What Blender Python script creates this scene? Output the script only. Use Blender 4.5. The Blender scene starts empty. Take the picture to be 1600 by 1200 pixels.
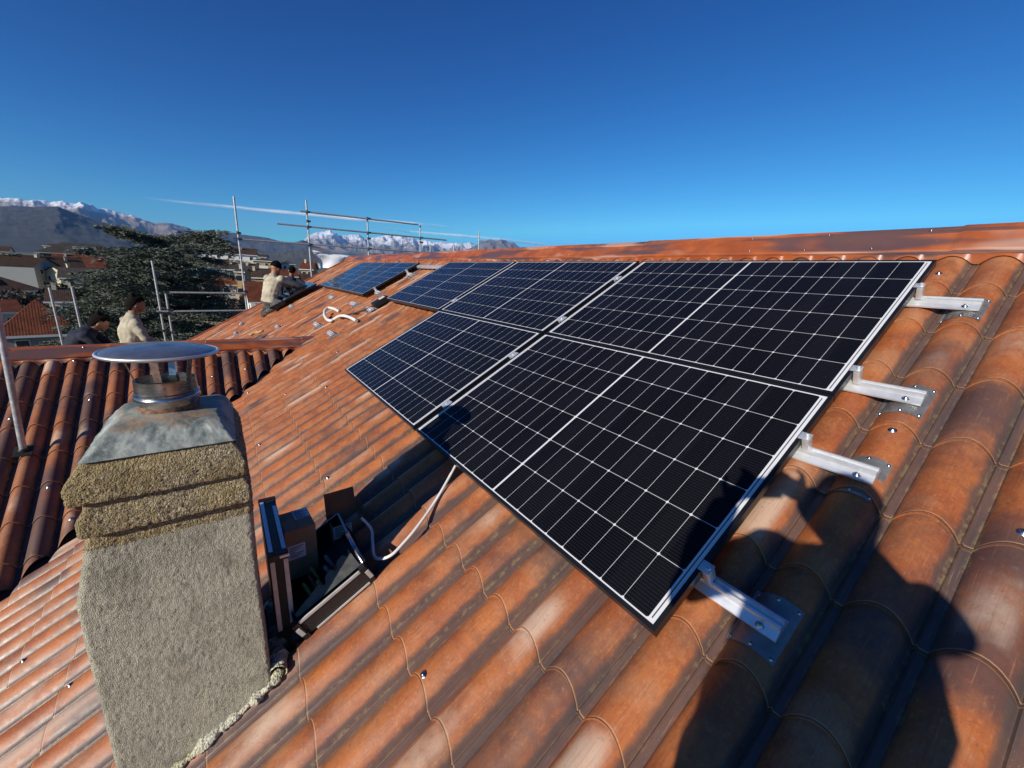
import bpy, bmesh, math, random
from mathutils import Vector, Matrix, noise
R = math.radians
rnd = random.Random(7)
sc = bpy.context.scene
COL = sc.collection

# ------------------------------------------------------------------ camera
CAM = Vector((-2.86030789, -0.47986147, -0.18884947))
CX = Vector((0.81672508, -0.57484129, 0.05017607))
CY = -Vector((-0.10783867, -0.23748104, -0.96538779))
CZ = -Vector((0.56686063, 0.78304549, -0.25594684))
FPX = 625.51
cd = bpy.data.cameras.new('camera'); cam = bpy.data.objects.new('camera', cd); COL.objects.link(cam)
m = Matrix((CX, CY, CZ)).transposed().to_4x4(); m.translation = CAM; cam.matrix_world = m
cd.sensor_width = 36; cd.lens = FPX / 1600 * 36; cd.clip_start = 0.02; cd.clip_end = 120000
sc.camera = cam
def ray(px, py):
    d = CX * ((px - 800) / FPX) - CY * ((py - 600) / FPX) - CZ
    return d.normalized()
def at_dist(px, py, dist):            # point seen at a photo pixel, at a horizontal distance
    d = ray(px, py); return CAM + d * (dist / math.hypot(d.x, d.y))
def at_y(px, py, Y):
    d = ray(px, py); return CAM + d * ((Y - CAM.y) / d.y)

# ------------------------------------------------------------------ light
AD = Vector((0.88075, 0.28451, -0.37858)).normalized()       # direction sunlight travels
SUN_EL = math.asin(-AD.z); SUN_AZ = math.atan2(-AD.x, -AD.y)
w = bpy.data.worlds.new('World'); sc.world = w; w.use_nodes = True
nt = w.node_tree; nt.nodes.clear()
sky = nt.nodes.new('ShaderNodeTexSky'); sky.sky_type = 'NISHITA'; sky.sun_disc = False
sky.sun_elevation = SUN_EL; sky.sun_rotation = SUN_AZ; sky.altitude = 0; sky.air_density = 0.7; sky.dust_density = 0.02; sky.ozone_density = 8.0
# deep winter blue: per-channel contrast of the sky colour
bg = nt.nodes.new('ShaderNodeBackground'); bg.inputs[1].default_value = 0.10
out = nt.nodes.new('ShaderNodeOutputWorld')
spc = nt.nodes.new('ShaderNodeSeparateColor'); cmb = nt.nodes.new('ShaderNodeCombineColor'); nt.links.new(sky.outputs[0], spc.inputs[0])
for i_, (g_, p_) in enumerate(((58.0, 2.3), (13.6, 1.8), (3.5, 1.3))):
    a_ = nt.nodes.new('ShaderNodeMath'); a_.operation = 'MULTIPLY'; nt.links.new(spc.outputs[i_], a_.inputs[0]); a_.inputs[1].default_value = 0.0465
    c_ = nt.nodes.new('ShaderNodeMath'); c_.operation = 'MINIMUM'; nt.links.new(a_.outputs[0], c_.inputs[0]); c_.inputs[1].default_value = (0.072, 0.185, 0.42)[i_]
    b_ = nt.nodes.new('ShaderNodeMath'); b_.operation = 'POWER'; nt.links.new(c_.outputs[0], b_.inputs[0]); b_.inputs[1].default_value = p_
    d_ = nt.nodes.new('ShaderNodeMath'); d_.operation = 'MULTIPLY'; nt.links.new(b_.outputs[0], d_.inputs[0]); d_.inputs[1].default_value = g_ * 10
    nt.links.new(d_.outputs[0], cmb.inputs[i_])
nt.links.new(cmb.outputs[0], bg.inputs[0]); nt.links.new(bg.outputs[0], out.inputs[0])
sd = bpy.data.lights.new('sun', 'SUN'); sun = bpy.data.objects.new('sun', sd); COL.objects.link(sun)
sd.energy = 5.0; sd.angle = R(0.53); sd.color = (1.0, 0.93, 0.82)
sun.rotation_euler = AD.to_track_quat('-Z', 'Y').to_euler(); sun.location = (-8, -4, 12)
sc.view_settings.view_transform = 'Standard'; sc.view_settings.look = 'None'; sc.view_settings.exposure = 0.30; sc.view_settings.gamma = 1.0
sc.cycles.max_bounces = 6; sc.cycles.transparent_max_bounces = 8

# ------------------------------------------------------------------ helpers
def tag(o, label=None, cat=None, group=None, kind=None):
    if label: o['label'] = label
    if cat: o['category'] = cat
    if group: o['group'] = group
    if kind: o['kind'] = kind
    return o
def empty(name, loc=(0, 0, 0), parent=None, rot=None):
    o = bpy.data.objects.new(name, None); COL.objects.link(o); o.location = loc; o.empty_display_size = 0.1
    if rot: o.rotation_euler = rot
    if parent: o.parent = parent
    return o
def mesh_obj(name, bm, mat, parent=None, smooth=None, loc=None, inv=True):
    me = bpy.data.meshes.new(name)
    if isinstance(bm, bmesh.types.BMesh): bm.to_mesh(me); bm.free()
    else: me.from_pydata(*bm); me.update()
    o = bpy.data.objects.new(name, me); COL.objects.link(o)
    mats = mat if isinstance(mat, (list, tuple)) else [mat]
    for q in mats: me.materials.append(q)
    if smooth is not None:
        me.polygons.foreach_set('use_smooth', [True] * len(me.polygons))
        me.set_sharp_from_angle(angle=R(smooth))
    if parent is not None:
        o.parent = parent
        if inv: o.matrix_parent_inverse = Matrix.Translation(parent_world(parent)).inverted()
    if loc is not None: o.location = loc
    return o
def parent_world(p):
    v = Vector((0, 0, 0))
    while p is not None:
        if p.type != 'EMPTY': return Vector((0, 0, 0))      # meshes are built in world coordinates
        v += Vector(p.location); p = p.parent
    return v
def copy_tree(o, parent=None):
    c = o.copy(); COL.objects.link(c); c.parent = parent
    for ch in list(o.children): copy_tree(ch, c)
    return c
def box(bm, c, s, rot=None, bev=0.0):
    mt = Matrix.Translation(Vector(c)) @ (rot.to_4x4() if rot is not None else Matrix.Identity(4)) @ Matrix.Diagonal((*s, 1))
    g = bmesh.ops.create_cube(bm, size=1.0, matrix=mt)
    if bev > 0:
        es = list({e for v in g['verts'] for e in v.link_edges})
        bmesh.ops.bevel(bm, geom=es, offset=bev, segments=2, affect='EDGES', profile=0.6)
def frame_from(d, hint=Vector((0, 0, 1))):
    d = d.normalized()
    if abs(d.dot(hint)) > 0.98: hint = Vector((1, 0, 0))
    x = hint.cross(d).normalized(); y = d.cross(x)
    return Matrix((x, y, d)).transposed()
def tube(bm, pts, r, seg=10, caps=True):
    pts = [Vector(p) for p in pts]; rings = []
    fr = None
    for i, p in enumerate(pts):
        d = (pts[min(i + 1, len(pts) - 1)] - pts[max(i - 1, 0)]).normalized()
        if fr is None: fr = frame_from(d); x = fr.col[0].copy()
        x = (x - d * x.dot(d)).normalized(); y = d.cross(x)
        rr = r[i] if isinstance(r, (list, tuple)) else r
        rings.append([bm.verts.new(p + x * (rr * math.cos(2 * math.pi * k / seg)) + y * (rr * math.sin(2 * math.pi * k / seg))) for k in range(seg)])
    for a, b in zip(rings, rings[1:]):
        for k in range(seg): bm.faces.new((a[k], a[(k + 1) % seg], b[(k + 1) % seg], b[k]))
    if caps: bm.faces.new(rings[0][::-1]); bm.faces.new(rings[-1])
    return rings
def lathe(bm, prof, c=(0, 0, 0), seg=48, axis=None):
    c = Vector(c); M = axis if axis is not None else Matrix.Identity(3)
    rings = []
    for r, z in prof:
        rings.append([bm.verts.new(c + M @ Vector((r * math.cos(2 * math.pi * k / seg), r * math.sin(2 * math.pi * k / seg), z))) for k in range(seg)])
    for a, b in zip(rings, rings[1:]):
        for k in range(seg): bm.faces.new((a[k], a[(k + 1) % seg], b[(k + 1) % seg], b[k]))
    return rings
def smoothstep(a, b, x):
    t = max(0.0, min(1.0, (x - a) / (b - a))); return t * t * (3 - 2 * t)

# ------------------------------------------------------------------ materials
class NB:
    def __init__(s, name):
        s.mat = bpy.data.materials.new(name); s.mat.use_nodes = True
        s.nt = s.mat.node_tree; s.b = s.nt.nodes['Principled BSDF']
    def n(s, t, **kw):
        q = s.nt.nodes.new(t)
        for k, v in kw.items(): setattr(q, k, v)
        return q
    def put(s, sock, v):
        if isinstance(v, bpy.types.NodeSocket): s.nt.links.new(v, sock)
        elif v is not None:
            try: sock.default_value = v
            except Exception: sock.default_value = (*v, 1)
    def m(s, op, a, b=None, c=None, clamp=False):
        q = s.n('ShaderNodeMath', operation=op, use_clamp=clamp)
        s.put(q.inputs[0], a); s.put(q.inputs[1], b)
        if c is not None: s.put(q.inputs[2], c)
        return q.outputs[0]
    def ss(s, x, a, b):
        q = s.n('ShaderNodeMapRange', interpolation_type='SMOOTHSTEP')
        s.put(q.inputs[0], x); q.inputs[1].default_value = a; q.inputs[2].default_value = b
        return q.outputs[0]
    def mix(s, f, a, b, blend='MIX'):
        q = s.n('ShaderNodeMix', data_type='RGBA', blend_type=blend)
        s.put(q.inputs[0], f); s.put(q.inputs[6], a if isinstance(a, bpy.types.NodeSocket) else (*a[:3], 1)); s.put(q.inputs[7], b if isinstance(b, bpy.types.NodeSocket) else (*b[:3], 1))
        return q.outputs[2]
    def comb(s, x, y, z):
        q = s.n('ShaderNodeCombineXYZ'); s.put(q.inputs[0], x); s.put(q.inputs[1], y); s.put(q.inputs[2], z); return q.outputs[0]
    def uv(s):
        q = s.n('ShaderNodeUVMap'); q.uv_map = 'UVMap'
        p = s.n('ShaderNodeSeparateXYZ'); s.nt.links.new(q.outputs[0], p.inputs[0]); return p.outputs[0], p.outputs[1]
    def pos(s):
        return s.n('ShaderNodeNewGeometry').outputs['Position']
    def obj(s):
        return s.n('ShaderNodeTexCoord').outputs['Object']
    def noise(s, vec, scale, detail=2, rough=0.5, col=False):
        q = s.n('ShaderNodeTexNoise'); s.put(q.inputs['Vector'], vec); q.inputs['Scale'].default_value = scale; q.inputs['Detail'].default_value = detail; q.inputs['Roughness'].default_value = rough
        return q.outputs[1 if col else 0]
    def vor(s, vec, scale, feature='F1', out=0):
        q = s.n('ShaderNodeTexVoronoi', feature=feature); s.put(q.inputs['Vector'], vec); q.inputs['Scale'].default_value = scale; return q.outputs[out]
    def white(s, x):
        q = s.n('ShaderNodeTexWhiteNoise', noise_dimensions='1D'); s.put(q.inputs['W'], x); return q.outputs[0]
    def bump(s, h, strength=0.3, dist=0.005):
        q = s.n('ShaderNodeBump'); q.inputs['Strength'].default_value = strength; q.inputs['Distance'].default_value = dist; s.put(q.inputs['Height'], h)
        s.nt.links.new(q.outputs[0], s.b.inputs['Normal'])
    def fin(s, col=None, rough=None, metal=None, spec=None):
        if col is not None: s.put(s.b.inputs['Base Color'], col if isinstance(col, bpy.types.NodeSocket) else (*col[:3], 1))
        if rough is not None: s.put(s.b.inputs['Roughness'], rough)
        if metal is not None: s.put(s.b.inputs['Metallic'], metal)
        if spec is not None: s.put(s.b.inputs['Specular IOR Level'], spec)
        return s.mat
MATS = {}
def simple(name, col, rough=0.6, metal=0.0, spec=0.5, var=0.25, scale=8.0, bump=0.0, bscale=60.0):
    k = NB(name); p = k.obj(); n1 = k.noise(p, scale, 4)
    c2 = tuple(min(1, c * (1 + var)) for c in col); c1 = tuple(c * (1 - var) for c in col)
    cc = k.mix(k.ss(n1, 0.3, 0.7), c1, c2)
    if bump: k.bump(k.noise(p, bscale, 3), bump, 0.004)
    MATS[name] = k.fin(cc, rough, metal, spec); return MATS[name]

ORANGE_A = (0.450, 0.142, 0.038); ORANGE_B = (0.300, 0.080, 0.025); DARK = (0.062, 0.046, 0.047); CREAM = (0.58, 0.43, 0.32)
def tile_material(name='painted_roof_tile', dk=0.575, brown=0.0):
    k = NB(name); U, V = k.uv(); P = k.pos()
    fu = k.m('FRACT', U); ci = k.m('FLOOR', U); fv = k.m('FRACT', V)
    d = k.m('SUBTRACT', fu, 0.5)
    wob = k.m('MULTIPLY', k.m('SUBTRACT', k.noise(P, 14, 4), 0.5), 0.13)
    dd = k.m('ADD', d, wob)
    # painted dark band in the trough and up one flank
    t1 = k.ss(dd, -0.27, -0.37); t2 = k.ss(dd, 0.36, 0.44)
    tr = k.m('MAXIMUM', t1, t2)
    rc = k.white(ci)
    v1 = k.noise(k.comb(k.m('MULTIPLY', ci, 5.13), k.m('ADD', k.m('MULTIPLY', V, 0.62), k.m('MULTIPLY', rc, 40)), 1.5), 1.0, 1)
    v2 = k.noise(k.comb(k.m('MULTIPLY', ci, 3.71), k.m('ADD', k.m('MULTIPLY', V, 0.55), k.m('MULTIPLY', rc, 73)), 8.5), 1.0, 1)
    soft = k.m('MULTIPLY', k.m('SUBTRACT', k.noise(P, 26, 4), 0.5), 0.10)
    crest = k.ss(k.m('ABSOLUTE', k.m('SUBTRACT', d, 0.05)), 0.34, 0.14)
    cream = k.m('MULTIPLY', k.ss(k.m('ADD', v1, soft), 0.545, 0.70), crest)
    dark = k.ss(k.m('ADD', v2, soft), dk, dk + 0.13)
    nz = k.noise(P, 5.5, 5, 0.6); n2 = k.noise(P, 42, 5, 0.65)
    base = k.mix(k.ss(nz, 0.33, 0.68), ORANGE_B, ORANGE_A)
    base = k.mix(k.m('MULTIPLY', k.ss(n2, 0.52, 0.74), 0.28), base, (0.50, 0.20, 0.075))
    base = k.mix(k.m('MULTIPLY', k.ss(n2, 0.46, 0.28), 0.35), base, (0.17, 0.055, 0.028))
    dst = k.m('MULTIPLY', k.ss(k.noise(P, 3.1, 6, .65), .44, .66), .42); base = k.mix(dst, base, (0.40, 0.235, 0.135))
    dk2 = k.m('MULTIPLY', k.ss(k.noise(P, 8.0, 5, .65), .50, .66), .38); base = k.mix(dk2, base, (0.115, 0.052, 0.028))
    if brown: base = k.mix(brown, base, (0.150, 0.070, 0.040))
    base = k.mix(k.m('MULTIPLY', dark, 0.80), base, DARK)
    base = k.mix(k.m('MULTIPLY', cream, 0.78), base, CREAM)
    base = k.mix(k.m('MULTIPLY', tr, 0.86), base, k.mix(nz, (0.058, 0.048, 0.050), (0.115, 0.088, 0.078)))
    ad = k.m('ABSOLUTE', k.m('SUBTRACT', fu, 0.5)); le = k.m('MULTIPLY', k.ss(ad, .36, .40), k.ss(ad, .47, .42))
    lt = k.m('MULTIPLY', k.m('MULTIPLY', le, k.ss(k.noise(P, 34, 5, .75), .47, .60)), k.ss(k.noise(P, 2.2, 3), .38, .56))
    base = k.mix(k.m('MULTIPLY', lt, 0.60), base, (0.27, 0.205, 0.10))
    # grime specks in the troughs, fine scuffs
    sp = k.m('MULTIPLY', k.ss(k.vor(P, 130), 0.16, 0.06), k.ss(k.noise(P, 14, 2), 0.5, 0.66))
    base = k.mix(k.m('MULTIPLY', sp, k.m('ADD', 0.15, k.m('MULTIPLY', tr, 0.5))), base, (0.42, 0.36, 0.28))
    scf = k.ss(k.noise(k.n_map(P, (60, 60, 22)), 1.0, 3, 0.7), 0.62, 0.75)
    base = k.mix(k.m('MULTIPLY', scf, k.m('SUBTRACT', 0.16, k.m('MULTIPLY', tr, 0.13))), base, (0.62, 0.42, 0.30))
    # raw light edge of each pressed step, plus its shadow line painted dark
    stv = k.noise(k.comb(k.m('MULTIPLY', U, 34), k.m('MULTIPLY', V, 2.4), 4.0), 1.0, 4, 0.65)
    base = k.mix(k.m('MULTIPLY', k.ss(stv, 0.50, 0.70), 0.30), base, (0.13, 0.050, 0.032))
    base = k.mix(k.m('MULTIPLY', k.ss(stv, 0.42, 0.28), 0.22), base, (0.66, 0.34, 0.19))
    blot = k.noise(P, 95, 5, 0.7); base = k.mix(k.m('MULTIPLY', k.ss(blot, 0.54, 0.66), k.m('SUBTRACT', 0.34, k.m('MULTIPLY', k.m('MAXIMUM', tr, dark), 0.31))), base, (0.56, 0.26, 0.12)); base = k.mix(k.m('MULTIPLY', k.ss(blot, 0.42, 0.33), 0.40), base, (0.12, 0.045, 0.03))
    wobe = k.m('MULTIPLY', k.noise(P, 60, 3), 0.006); fe = k.m('ADD', fv, k.m('SUBTRACT', wobe, 0.003))
    e = k.m('MULTIPLY', k.ss(fe, 0.974, 0.980), k.ss(fe, 0.990, 0.985))
    e2 = k.ss(fv, 0.006, 0.001); ed = k.m('MULTIPLY', k.ss(fe, 0.985, 0.990), k.ss(fv, 0.9999, 0.996))
    base = k.mix(k.m('MULTIPLY', ed, 0.7), base, (0.05, 0.025, 0.018))  # shadow line along the step, painted into the colour
    base = k.mix(k.m('MULTIPLY', k.m('MAXIMUM', e, e2), k.m('ADD', 0.10, k.m('MULTIPLY', n2, 0.65))), base, (0.70, 0.38, 0.17))
    gr = k.m('MULTIPLY', k.ss(fv, 0.06, 0.004), 0.35); base = k.mix(k.m('MULTIPLY', gr, k.ss(n2, 0.35, 0.6)), base, (0.05, 0.035, 0.03))
    k.bump(k.m('ADD', k.noise(P, 220, 3), k.m('MULTIPLY', n2, 1.5)), 0.22, 0.0012)
    rg = k.m('SUBTRACT', k.m('ADD', 0.38, k.m('MULTIPLY', k.noise(P, 30, 4), 0.28)), k.m('MULTIPLY', tr, 0.13))
    return k.fin(base, rg, 0.0, 0.45)
def n_map(s, vec, sc3):
    q = s.n('ShaderNodeVectorMath', operation='MULTIPLY'); s.put(q.inputs[0], vec); q.inputs[1].default_value = sc3; return q.outputs[0]
NB.n_map = n_map
M_TILE = tile_material(); M_TILE_W = tile_material('painted_roof_tile_darker', 0.47, 0.40)  # wing copy of the tile: darker, browner base and more dark patches
def ridge_material():
    k = NB('painted_ridge_metal'); P = k.pos(); U, V = k.uv()
    a = k.noise(k.comb(k.m('MULTIPLY', U, 1.5), k.m('MULTIPLY', V, 3.0), 3.3), 1.0, 2)
    b = k.noise(k.comb(k.m('MULTIPLY', U, 1.0), k.m('MULTIPLY', V, 4.0), 9.3), 1.0, 2)
    nz = k.noise(P, 7, 4)
    base = k.mix(k.ss(nz, 0.3, 0.7), (0.26, 0.062, 0.020), (0.38, 0.100, 0.028))
    base = k.mix(k.m('MULTIPLY', k.ss(b, 0.51, 0.60), 0.85), base, (0.075, 0.055, 0.062))
    base = k.mix(k.m('MULTIPLY', k.ss(a, 0.56, 0.68), 0.65), base, (0.50, 0.30, 0.22))
    sc1 = k.ss(k.noise(P, 55, 4, 0.7), 0.60, 0.78)
    base = k.mix(k.m('MULTIPLY', sc1, 0.2), base, (0.5, 0.3, 0.2))
    k.bump(k.noise(P, 90, 3), 0.12, 0.001)
    return k.fin(base, 0.38, 0.0, 0.5)
M_RIDGE = ridge_material()
def panel_material():
    k = NB('solar_cells'); U, V = k.uv()      # metres on the glass, U along the long side 0..1.70, V 0..1.112
    L, H = 1.694, 1.106
    c = k.m('SUBTRACT', k.m('ABSOLUTE', k.m('SUBTRACT', U, L / 2)), 0.0045)   # from centre gap
    cw = 0.0912; ch = 0.1826
    fu = k.m('DIVIDE', c, cw); ffu = k.m('FRACT', fu)
    du = k.m('MULTIPLY', k.m('SUBTRACT', 0.5, k.m('ABSOLUTE', k.m('SUBTRACT', ffu, 0.5))), cw)     # distance to a vertical cell line
    Vs = k.m('SUBTRACT', V, (H - 6 * ch) / 2)
    fv = k.m('FRACT', k.m('DIVIDE', Vs, ch))
    dv = k.m('MULTIPLY', k.m('SUBTRACT', 0.5, k.m('ABSOLUTE', k.m('SUBTRACT', fv, 0.5))), ch)
    lu = k.ss(du, 0.0009, 0.0004); lv = k.ss(dv, 0.0011, 0.0006)
    dia = k.ss(k.m('ADD', du, dv), 0.0072, 0.0060)
    cen = k.ss(c, 0.0006, -0.0006)
    end = k.ss(c, 9 * cw - 0.001, 9 * cw)
    b2 = k.m('MAXIMUM', k.ss(Vs, 0.0008, 0.0), k.ss(Vs, 6 * ch - 0.0008, 6 * ch))
    line = k.m('MAXIMUM', k.m('MAXIMUM', lu, lv), k.m('MAXIMUM', dia, cen))
    line = k.m('MAXIMUM', line, k.m('MAXIMUM', end, b2))
    # dark ribbon in the end margin
    rb = k.m('MULTIPLY', k.ss(k.m('ABSOLUTE', k.m('SUBTRACT', c, 9 * cw + 0.0085)), 0.0024, 0.0016), k.m('MULTIPLY', k.ss(Vs, 0.008, 0.009), k.ss(Vs, 6 * ch - 0.008, 6 * ch - 0.009)))
    # busbars run along the long side
    fb = k.m('FRACT', k.m('MULTIPLY', Vs, 16 / ch)); db = k.m('ABSOLUTE', k.m('SUBTRACT', fb, 0.5))
    bus = k.ss(db, 0.055, 0.025)
    ffg = k.m('FRACT', k.m('MULTIPLY', U, 640)); fing = k.ss(k.m('ABSOLUTE', k.m('SUBTRACT', ffg, 0.5)), 0.12, 0.06)
    P = k.pos(); nn = k.noise(P, 2.3, 3)
    cid = k.white(k.m('ADD', k.m('FLOOR', k.m('DIVIDE', U, cw)), k.m('MULTIPLY', k.m('FLOOR', k.m('DIVIDE', Vs, ch)), 37.7)))
    cell = k.mix(cid, (0.0030, 0.0032, 0.0045), (0.0060, 0.0060, 0.0078))
    cell = k.mix(k.m('MULTIPLY', fing, 0.10), cell, (0.05, 0.05, 0.055))
    cell = k.mix(k.m('MULTIPLY', bus, 0.15), cell, (0.16, 0.16, 0.17))
    col = k.mix(line, cell, (0.66, 0.66, 0.67)); col = k.mix(k.m('MULTIPLY', rb, 0.92), col, (0.03, 0.03, 0.035))
    dust = k.m('MULTIPLY', k.ss(k.noise(P, 160, 2), 0.70, 0.78), 0.10); col = k.mix(dust, col, (0.3, 0.28, 0.25))
    rg = k.m('ADD', 0.055, k.m('MULTIPLY', nn, 0.05))
    k.b.inputs['IOR'].default_value = 1.36
    return k.fin(col, rg, 0.0, 0.32)
M_CELL = panel_material()
M_FRAME = simple('black_anodised', (0.010, 0.010, 0.011), 0.34, 0.0, 0.5, 0.2)
def metal_mat(name, col, rough=0.32, streak=0.25, metal=1.0):
    k = NB(name); p = k.obj(); n1 = k.noise(k.n_map(p, (3, 3, 40)), 3.0, 3); n2 = k.noise(p, 24, 4, 0.6)
    cc = k.mix(k.ss(n2, 0.35, 0.7), tuple(c * (1 - streak) for c in col), col)
    k.bump(n2, 0.12, 0.002)
    return k.fin(cc, k.m('ADD', rough, k.m('MULTIPLY', k.m('SUBTRACT', n1, 0.5), 0.3)), metal)
M_ALU = metal_mat('aluminium', (0.80, 0.81, 0.82), 0.40, 0.12, 0.62)
M_GALV = metal_mat('galvanised_tube', (0.50, 0.51, 0.51), 0.50, 0.35, 0.55)
M_STEEL = metal_mat('stainless_steel', (0.60, 0.60, 0.60), 0.28, 0.5)
M_PLATE = metal_mat('zinc_plate', (0.60, 0.60, 0.58), 0.48, 0.25, 0.6)
M_BLACK = simple('black_plastic', (0.014, 0.014, 0.015), 0.45)
M_WHITE = simple('white_plastic', (0.74, 0.73, 0.69), 0.45, var=0.08)
M_RUBBER = simple('dark_rubber', (0.02, 0.02, 0.02), 0.6)
M_CARD = simple('cardboard', (0.30, 0.19, 0.105), 0.85, var=0.12, scale=20)
M_PAPER = simple('paper_label', (0.72, 0.72, 0.72), 0.6, var=0.05)
M_INK = simple('printed_ink', (0.03, 0.03, 0.035), 0.6)
M_TIN = simple('valley_lining', (0.035, 0.032, 0.030), 0.55)

# ------------------------------------------------------------------ roof planes
TH = R(29.4238); CT, ST, TT = math.cos(TH), math.sin(TH), math.tan(TH)
FU, FV, FN = Vector((0, 1, 0)), Vector((-CT, 0, -ST)), Vector((-ST, 0, CT))       # main slope: along ridge, down slope, normal
def F(u, v, n=0.0): return FU * u + FV * v + FN * n
WAVE, STEP, AMP, DROP, SAG = 0.1722, 0.355, 0.046, 0.0095, 0.036
CREST_N = -0.098
SAMP = [0.0, 0.02, 0.034, 0.046, 0.058, 0.072, 0.09, 0.105, 0.13, 0.17, 0.22, 0.28, 0.35, 0.42, 0.5, 0.58, 0.65, 0.71, 0.722, 0.78, 0.83, 0.87, 0.895, 0.91, 0.917, 0.95]
def prof(t):
    x = abs(t - 0.5) / 0.415
    if x >= 1: return 0.11 * math.exp(-((t - 0.046) / 0.014) ** 2)
    return math.cos(math.pi / 2 * x) ** 0.75
def surf_h(uu, vv, fine=True):           # uu in waves, vv in steps -> height relative to crest plane
    t = uu - math.floor(uu); fv = vv - math.floor(vv)
    h = AMP * (prof(t) - 1.0) + DROP * (fv - 0.5)
    if int(math.floor(uu)) % 6 == 2: h += 0.0045 * smoothstep(0.1, 0.7, t) * (1 if t < 0.715 else 0)
    return h
def roof_mesh(O, U, V, N, u0, u1, v0, v1, cu, cv, n_crest, samp=SAMP, rows=(0.0, 0.010, 0.3, 0.6, 0.9, 0.9999)):
    k0 = math.floor((u0 - cu) / WAVE + 0.5); k1 = math.ceil((u1 - cu) / WAVE + 0.5)
    us = []
    for k in range(k0, k1):
        for t in samp:
            us.append(k + t)
    us = [q for q in us if u0 <= cu + (q - 0.5) * WAVE <= u1]
    r0 = math.floor((v0 - cv) / STEP); r1 = math.ceil((v1 - cv) / STEP)
    vs = []
    for r in range(r0, r1):
        for t in rows: vs.append(r + t)
    vs = [q for q in vs if v0 - 1e-6 <= cv + q * STEP <= v1 + 1e-6]
    verts = []; faces = []; uvs = []
    nu = len(us)
    prof_c = {}
    for vq in vs:
        fr = vq - math.floor(vq)
        for uq in us:
            uu = cu + (uq - 0.5) * WAVE; vv = cv + vq * STEP
            # slight waviness of the sheets
            vv += SAG * (1 - min(1, prof(uq - math.floor(uq))))
            wv = 0.0018 * noise.noise(Vector((uu * 1.3, vv * 1.7, 3.0)))
            n = n_crest + surf_h(uq, vq) + wv
            verts.append(O + U * uu + V * vv + N * n); uvs.append((uq, vq))
    for j in range(len(vs) - 1):
        for i in range(nu - 1):
            a = j * nu + i; faces.append((a, a + nu, a + nu + 1, a + 1))
    return verts, faces, uvs
def roof_bm(*a, **k):
    verts, faces, uvs = roof_mesh(*a, **k)
    bm = bmesh.new(); bv = [bm.verts.new(v) for v in verts]
    lay = bm.loops.layers.uv.new('UVMap')
    for f in faces:
        q = bm.faces.new([bv[i] for i in f])
        for l, i in zip(q.loops, f):
            uq, vq = uvs[i]; l[lay].uv = (uq, vq)
    # step faces and wave seams: keep uv inside the cell
    return bm

house = tag(empty('roofed_building', (-3, 4, -16.0)), 'own building with wavy terracotta-coloured metal tile roof, wing and chimney, under the panels', 'building')
CU, CV = -0.010, 1.105 - 3 * STEP
V_TOP, V_END = -0.3155, 8.7
bm = roof_bm(Vector((0, 0, 0)), FU, FV, FN, -8.0, 5.93, V_TOP, V_END, CU, CV, CREST_N)
VALN = Vector((-1, 1, 0)).normalized()
g = bmesh.ops.bisect_plane(bm, geom=bm.verts[:] + bm.edges[:] + bm.faces[:], plane_co=Vector((-2.01, 5.90, 0)), plane_no=VALN, clear_outer=True)
cut = [e for e in g['geom_cut'] if isinstance(e, bmesh.types.BMEdge)]
ex = bmesh.ops.extrude_edge_only(bm, edges=cut)
for v in [q for q in ex['geom'] if isinstance(q, bmesh.types.BMVert)]: v.co += Vector((0, 0, -0.035)) - VALN * 0.012
main_a = bm
vt, fc, uvq = roof_mesh(Vector((0, 0, 0)), FU, FV, FN, 5.93 - 0.02, 12.82, V_TOP, V_END, CU, CV, CREST_N)
bv = [main_a.verts.new(v) for v in vt]; lay = main_a.loops.layers.uv.verify()
for f in fc:
    q = main_a.faces.new([bv[i] for i in f])
    for l, i in zip(q.loops, f): l[lay].uv = uvq[i]
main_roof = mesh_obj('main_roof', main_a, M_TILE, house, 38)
main_roof['label'] = 'sunlit main slope of orange wavy tile sheets'
# back slope
BU, BV, BN = Vector((0, 1, 0)), Vector((CT, 0, -ST)), Vector((ST, 0, CT))
RX, RZ = 0.40, 0.40 * TT - 0.115               # ridge line on the crest plane
bm = roof_bm(Vector((RX, 0, RZ)), -BU, BV, BN, -12.82, 8.0, 0.0, 6.0, CU, CV, 0.0, samp=[0, .1, .2, .3, .4, .5, .6, .7, .8, .9], rows=(0.0, 0.02, 0.9999))
mesh_obj('back_roof', bm, M_TILE, house, 38)
# wing
AMP = 0.068
WO = Vector((0, 5.90, -1.25)); WU, WV, WN = Vector((-1, 0, 0)), Vector((0, -CT, -ST)), Vector((0, -ST, CT))
WCU = 4.442 - 14 * WAVE; WCV = (5.90 - 5.618) / CT - 2 * STEP
bm = roof_bm(WO, WU, WV, WN, 0.6, 10.0, 0.0, 8.2, WCU, WCV, 0.0)
bmesh.ops.bisect_plane(bm, geom=bm.verts[:] + bm.edges[:] + bm.faces[:], plane_co=Vector((-2.01, 5.90, 0)) + VALN * 0.055, plane_no=-VALN, clear_outer=True)
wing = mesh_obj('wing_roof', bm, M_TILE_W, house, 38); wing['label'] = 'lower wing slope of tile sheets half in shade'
bm = roof_bm(WO + Vector((0, 0.10, 0.0)), Vector((1, 0, 0)), Vector((0, CT, -ST)), Vector((0, ST, CT)), -10.0, -1.0, 0.0, 6.5, -WCU, WCV, 0.0, samp=[0, .1, .2, .3, .4, .5, .6, .7, .8, .9], rows=(0.0, 0.02, 0.9999))
bmesh.ops.bisect_plane(bm, geom=bm.verts[:] + bm.edges[:] + bm.faces[:], plane_co=Vector((-2.01, 6.0, 0)), plane_no=Vector((1, 1, 0)).normalized(), clear_outer=True)
mesh_obj('wing_back_roof', bm, M_TILE, house, 38)
AMP = 0.046
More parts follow.
